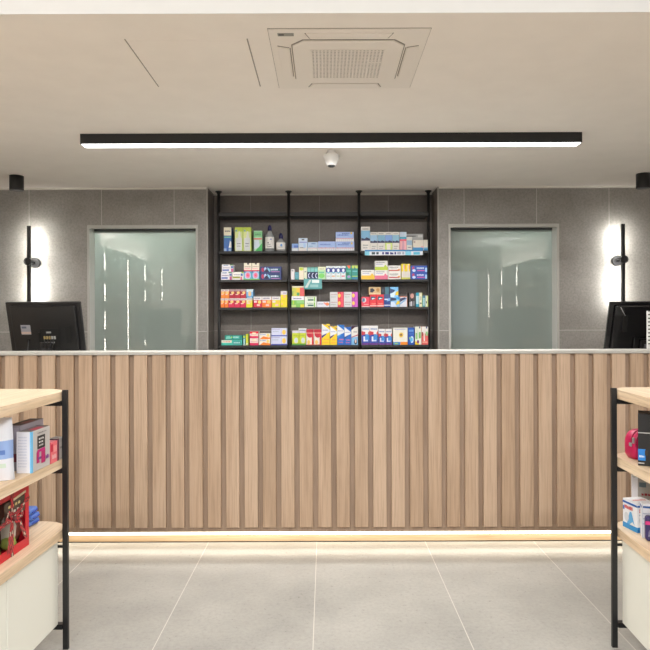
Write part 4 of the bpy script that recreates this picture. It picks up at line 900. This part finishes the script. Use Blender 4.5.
# right side: magenta pouch bag
t = thing('zip_case', 'magenta rounded zip case on the right display shelf', 'case', (0, 0, 0)); x, y = onR(.094, -.02); t.location = (x, y, z2 + .0005); t.rotation_euler = (0, 0, R(10))
MG = mat('magenta_fabric', (196, 20, 84), .4); MG2 = mat('dark_magenta_fabric', (140, 12, 56), .5)
b = MB()
def arch(w_, h_, n=22):
    pts = []
    for k in range(n + 1):
        a = math.pi * k / n; pts.append((w_ * math.copysign(abs(math.cos(a)) ** .75, math.cos(a)), h_ * .45 + h_ * .55 * abs(math.sin(a)) ** .8))
    pts += [(-w_ * .97, h_ * .12), (-w_ * .8, 0), (w_ * .8, 0), (w_ * .97, h_ * .12)]
    return pts
def loft(b, rings, m):
    i = b.mi(m); V = [[b.bm.verts.new((x_, y_, z_)) for (x_, z_) in ring] for ring, y_ in rings]
    n = len(V[0])
    for a, c in zip(V, V[1:]):
        for k in range(n):
            f = b.bm.faces.new((a[k], a[(k + 1) % n], c[(k + 1) % n], c[k])); f.material_index = i; f.smooth = True
    f = b.bm.faces.new(V[0]); f.material_index = i; f = b.bm.faces.new(V[-1][::-1]); f.material_index = i
def sc(ring, k): return [(x_ * k, .05 * (1 - k) + z_ * k) for x_, z_ in ring]
ar = arch(.052, .108)
loft(b, [(sc(ar, .8), -.034), (sc(ar, .94), -.03), (ar, -.018), (ar, .018), (sc(ar, .94), .03), (sc(ar, .8), .034)], MG)
b.build('shell', t)
b = MB()
b.tube([(x_ * 1.01, -.012, z_ * 1.005 + .0) for x_, z_ in ar[:23]], .0022, MG2, 6); b.tube([(x_ * .9, -.0325, .005 + z_ * .9) for x_, z_ in ar[:23]], .002, MG2, 6); b.build('zip', t)
b = MB(); b.box(-.058, -.050, -.018, -.006, .048, .062, M_ALU, .002); b.box(-.053, -.047, -.028, -.018, .06, .082, M_ALU, .002); b.build('zip_puller', t)

# black boxes
o = pack(.040, .085, .186, (32, 32, 34), [('r', 0, .62, 1, .64, (190, 190, 190)), ('r', 0, .10, .6, .32, (40, 130, 214)), ('t', .1, .16, .5, .2, (210, 230, 250)), ('r', .0, .04, .5, .06, (190, 190, 190)), ('r', .55, .2, .8, .3, (60, 50, 36))],
         [('r', .1, .1, .9, .32, (40, 130, 214)), ('r', 0, .62, 1, .64, (150, 150, 150))], aisle_side=-1)
place(o, onR, .026, -.145, z2, -24); tag(o, 'black carton with a blue logo patch beside the magenta case', 'box', G2)
o = pack(.075, .075, .19, (34, 34, 36), [('r', .05, .62, .35, .95, (150, 146, 140)), ('t', .08, .7, .9, .74, (210, 210, 206)), ('t', .08, .8, .9, .84, (210, 210, 206)), ('r', .05, .4, .9, .55, (120, 130, 146)), ('r', .05, .12, .9, .3, (150, 170, 196)), ('t', .08, .9, .9, .93, (200, 200, 200))], [('r', 0, 0, 1, 1, (28, 28, 30))], aisle_side=-1)
place(o, onR, .082, -.192, z2, -10); tag(o, 'black carton with pale grey panels at the right edge of the picture', 'box', G2)
# lower right board: white and blue carton
o = pack(.075, .084, .108, (232, 234, 238),
         [('r', 0, 0, 1, .18, (44, 140, 204)), ('p', [(.35, .18), (.9, .18), (.6, .62), (.5, .62)], (96, 170, 222)), ('r', 0, .86, 1, .93, (28, 96, 176)), ('r', .12, .68, .72, .80, (206, 60, 60)), ('t', .14, .71, .7, .77, (240, 220, 220)), ('r', .12, .58, .5, .62, (120, 150, 180)), ('e', .25, .42, .16, .12, (210, 216, 220)), ('r', 0, .0, .12, .1, (30, 110, 180))],
         [('r', 0, 0, 1, .18, (44, 140, 204)), ('p', [(.15, .18), (.7, .18), (.5, .62), (.38, .62)], (96, 170, 222)), ('r', 0, .86, 1, .93, (28, 96, 176)), ('t', .3, .68, .88, .8, (206, 50, 50)), ('e', .72, .4, .16, .16, (206, 210, 216)), ('r', .86, .62, .97, .76, (60, 120, 190)), ('p', [(.1, .18), (.5, .18), (.3, .3)], WH)], [('t', .15, .4, .85, .6, (210, 120, 110)), ('r', .1, .05, .9, .1, (180, 190, 210))], aisle_side=-1)
place(o, onR, .056, -.068, z3, 12); tag(o, 'white and blue carton with red lettering on the lower right board', 'box', G3)
o = pack(.034, .04, .122, (226, 228, 236), [('r', 0, .88, 1, .94, (44, 90, 160)), ('t', .1, .7, .9, .74, (170, 180, 200)), ('t', .1, .55, .9, .58, (170, 180, 200)), ('t', .1, .4, .9, .43, (170, 180, 200)), ('r', 0, 0, .1, 1, (206, 212, 224))], [('r', 0, .88, 1, .94, (44, 90, 160))], aisle_side=-1)
place(o, onR, .051, -.118, z3, -16); tag(o, 'plain white carton with a thin blue line, right of the red lettered one', 'box', G3)
o = pack(.16, .055, .178, (160, 158, 152), [('r', 0, 0, .12, 1, (226, 226, 232)), ('p', [(.35, .98), (.62, .7), (.68, .78), (.5, 1)], (170, 30, 44)), ('t', .2, .62, .7, .67, (150, 40, 50)), ('r', .2, .4, .35, .55, (70, 80, 86)), ('r', .5, .4, .9, .58, (80, 88, 92)), ('r', .15, .8, .3, .9, (90, 110, 120)), ('t', .2, .2, .8, .25, (90, 90, 90))], [('r', 0, 0, 1, 1, (226, 226, 232))], aisle_side=-1)
place(o, onR, .0, .0, z3, -20)
o.location.x, o.location.y = 1.186, 2.475; tag(o, 'large grey and white carton with red stripe behind the red lettered carton', 'box', G3)
b = MB(); b.box(0, .09, 0, .034, 0, .088, C(52, 44, 96), .010, 3); b.box(-.0012, .05, -.0012, .0, .060, .072, C(214, 60, 140)); patches(b, [('e', .3, .35, .2, .2, (120, 116, 150)), ('t', .1, .2, .8, .3, (150, 150, 180))], .09, .088, -.0005); o = b.build('product_box')
place(o, onR, .046, -.158, z3, -16); tag(o, 'dark purple rounded pack at the right edge, lower board', 'pack', G3)

# ------------------------------------------------------------------ side wall shelving of the shop (seen mirrored in the frosted glass)
M_UNIT = mat('taupe_laminate', (120, 110, 100), .5)
def wall_unit(xf, xw, y0, y1, strips, segs, lab, topz):
    t = thing('wall_cabinet', lab, 'shelving', ((xf + xw) / 2, (y0 + y1) / 2, 0))
    cx, cy = (xf + xw) / 2, (y0 + y1) / 2; s = 1 if xw > xf else -1; hw = abs(xw - xf) / 2
    b = MB(); xa, xb = sorted((s * hw, s * (hw - .02))); b.box(xa, xb, y0 - cy, y1 - cy, 0, topz + .06, M_UNIT); b.build('back_panel', t)
    b = MB(); b.box(-hw + .021, hw - .021, y0 - cy, y1 - cy, topz + .02, topz + .06, M_UNIT); b.build('top_panel', t)
    for z in (.1, .5, .83, 1.16, 1.49, 1.83):
        b = MB(); b.box(-hw + .021, hw - .021, y0 - cy, y1 - cy, z - .012, z + .012, M_SHELFWOOD); b.build('shelf', t)
    for k, y in enumerate(strips):
        b = MB()
        xa, xb = sorted((-s * (hw + .002), -s * (hw - .018)))
        b.box(xa, xb, y - cy - .02, y - cy + .02, .02, topz, M_BLACK); u = b.build('upright', t)
        b = MB(); xa, xb = sorted((-s * (hw + .002), -s * (hw + .006)))
        for (za, zb) in segs[k]: b.box(xa, xb, y - cy - .008, y - cy + .008, za, zb, E_STRIP)
        b.build('led_strip', u)
wall_unit(-2.70, XL + .003, -.2, 3.3, [3.03, 2.11, 1.28, .28],
          [[(1.86, 2.07), (1.49, 1.69), (1.14, 1.36), (.6, 1.02)], [(.3, 2.07)], [(1.84, 2.08), (1.53, 1.70), (1.24, 1.38), (.87, .95)], [(1.82, 2.09), (1.57, 1.72)]],
          'tall taupe wall shelving with vertical light strips along the left side of the shop', 2.10)
wall_unit(3.5, XR - .003, -3.2, 0, [-2.78, -1.78, -.79],
          [[(1.28, 2.19)], [(1.92, 2.19), (1.42, 1.72)], [(1.85, 2.19), (1.48, 1.66), (.6, .9)]],
          'tall taupe wall shelving with vertical light strips along the right side of the shop', 2.2)
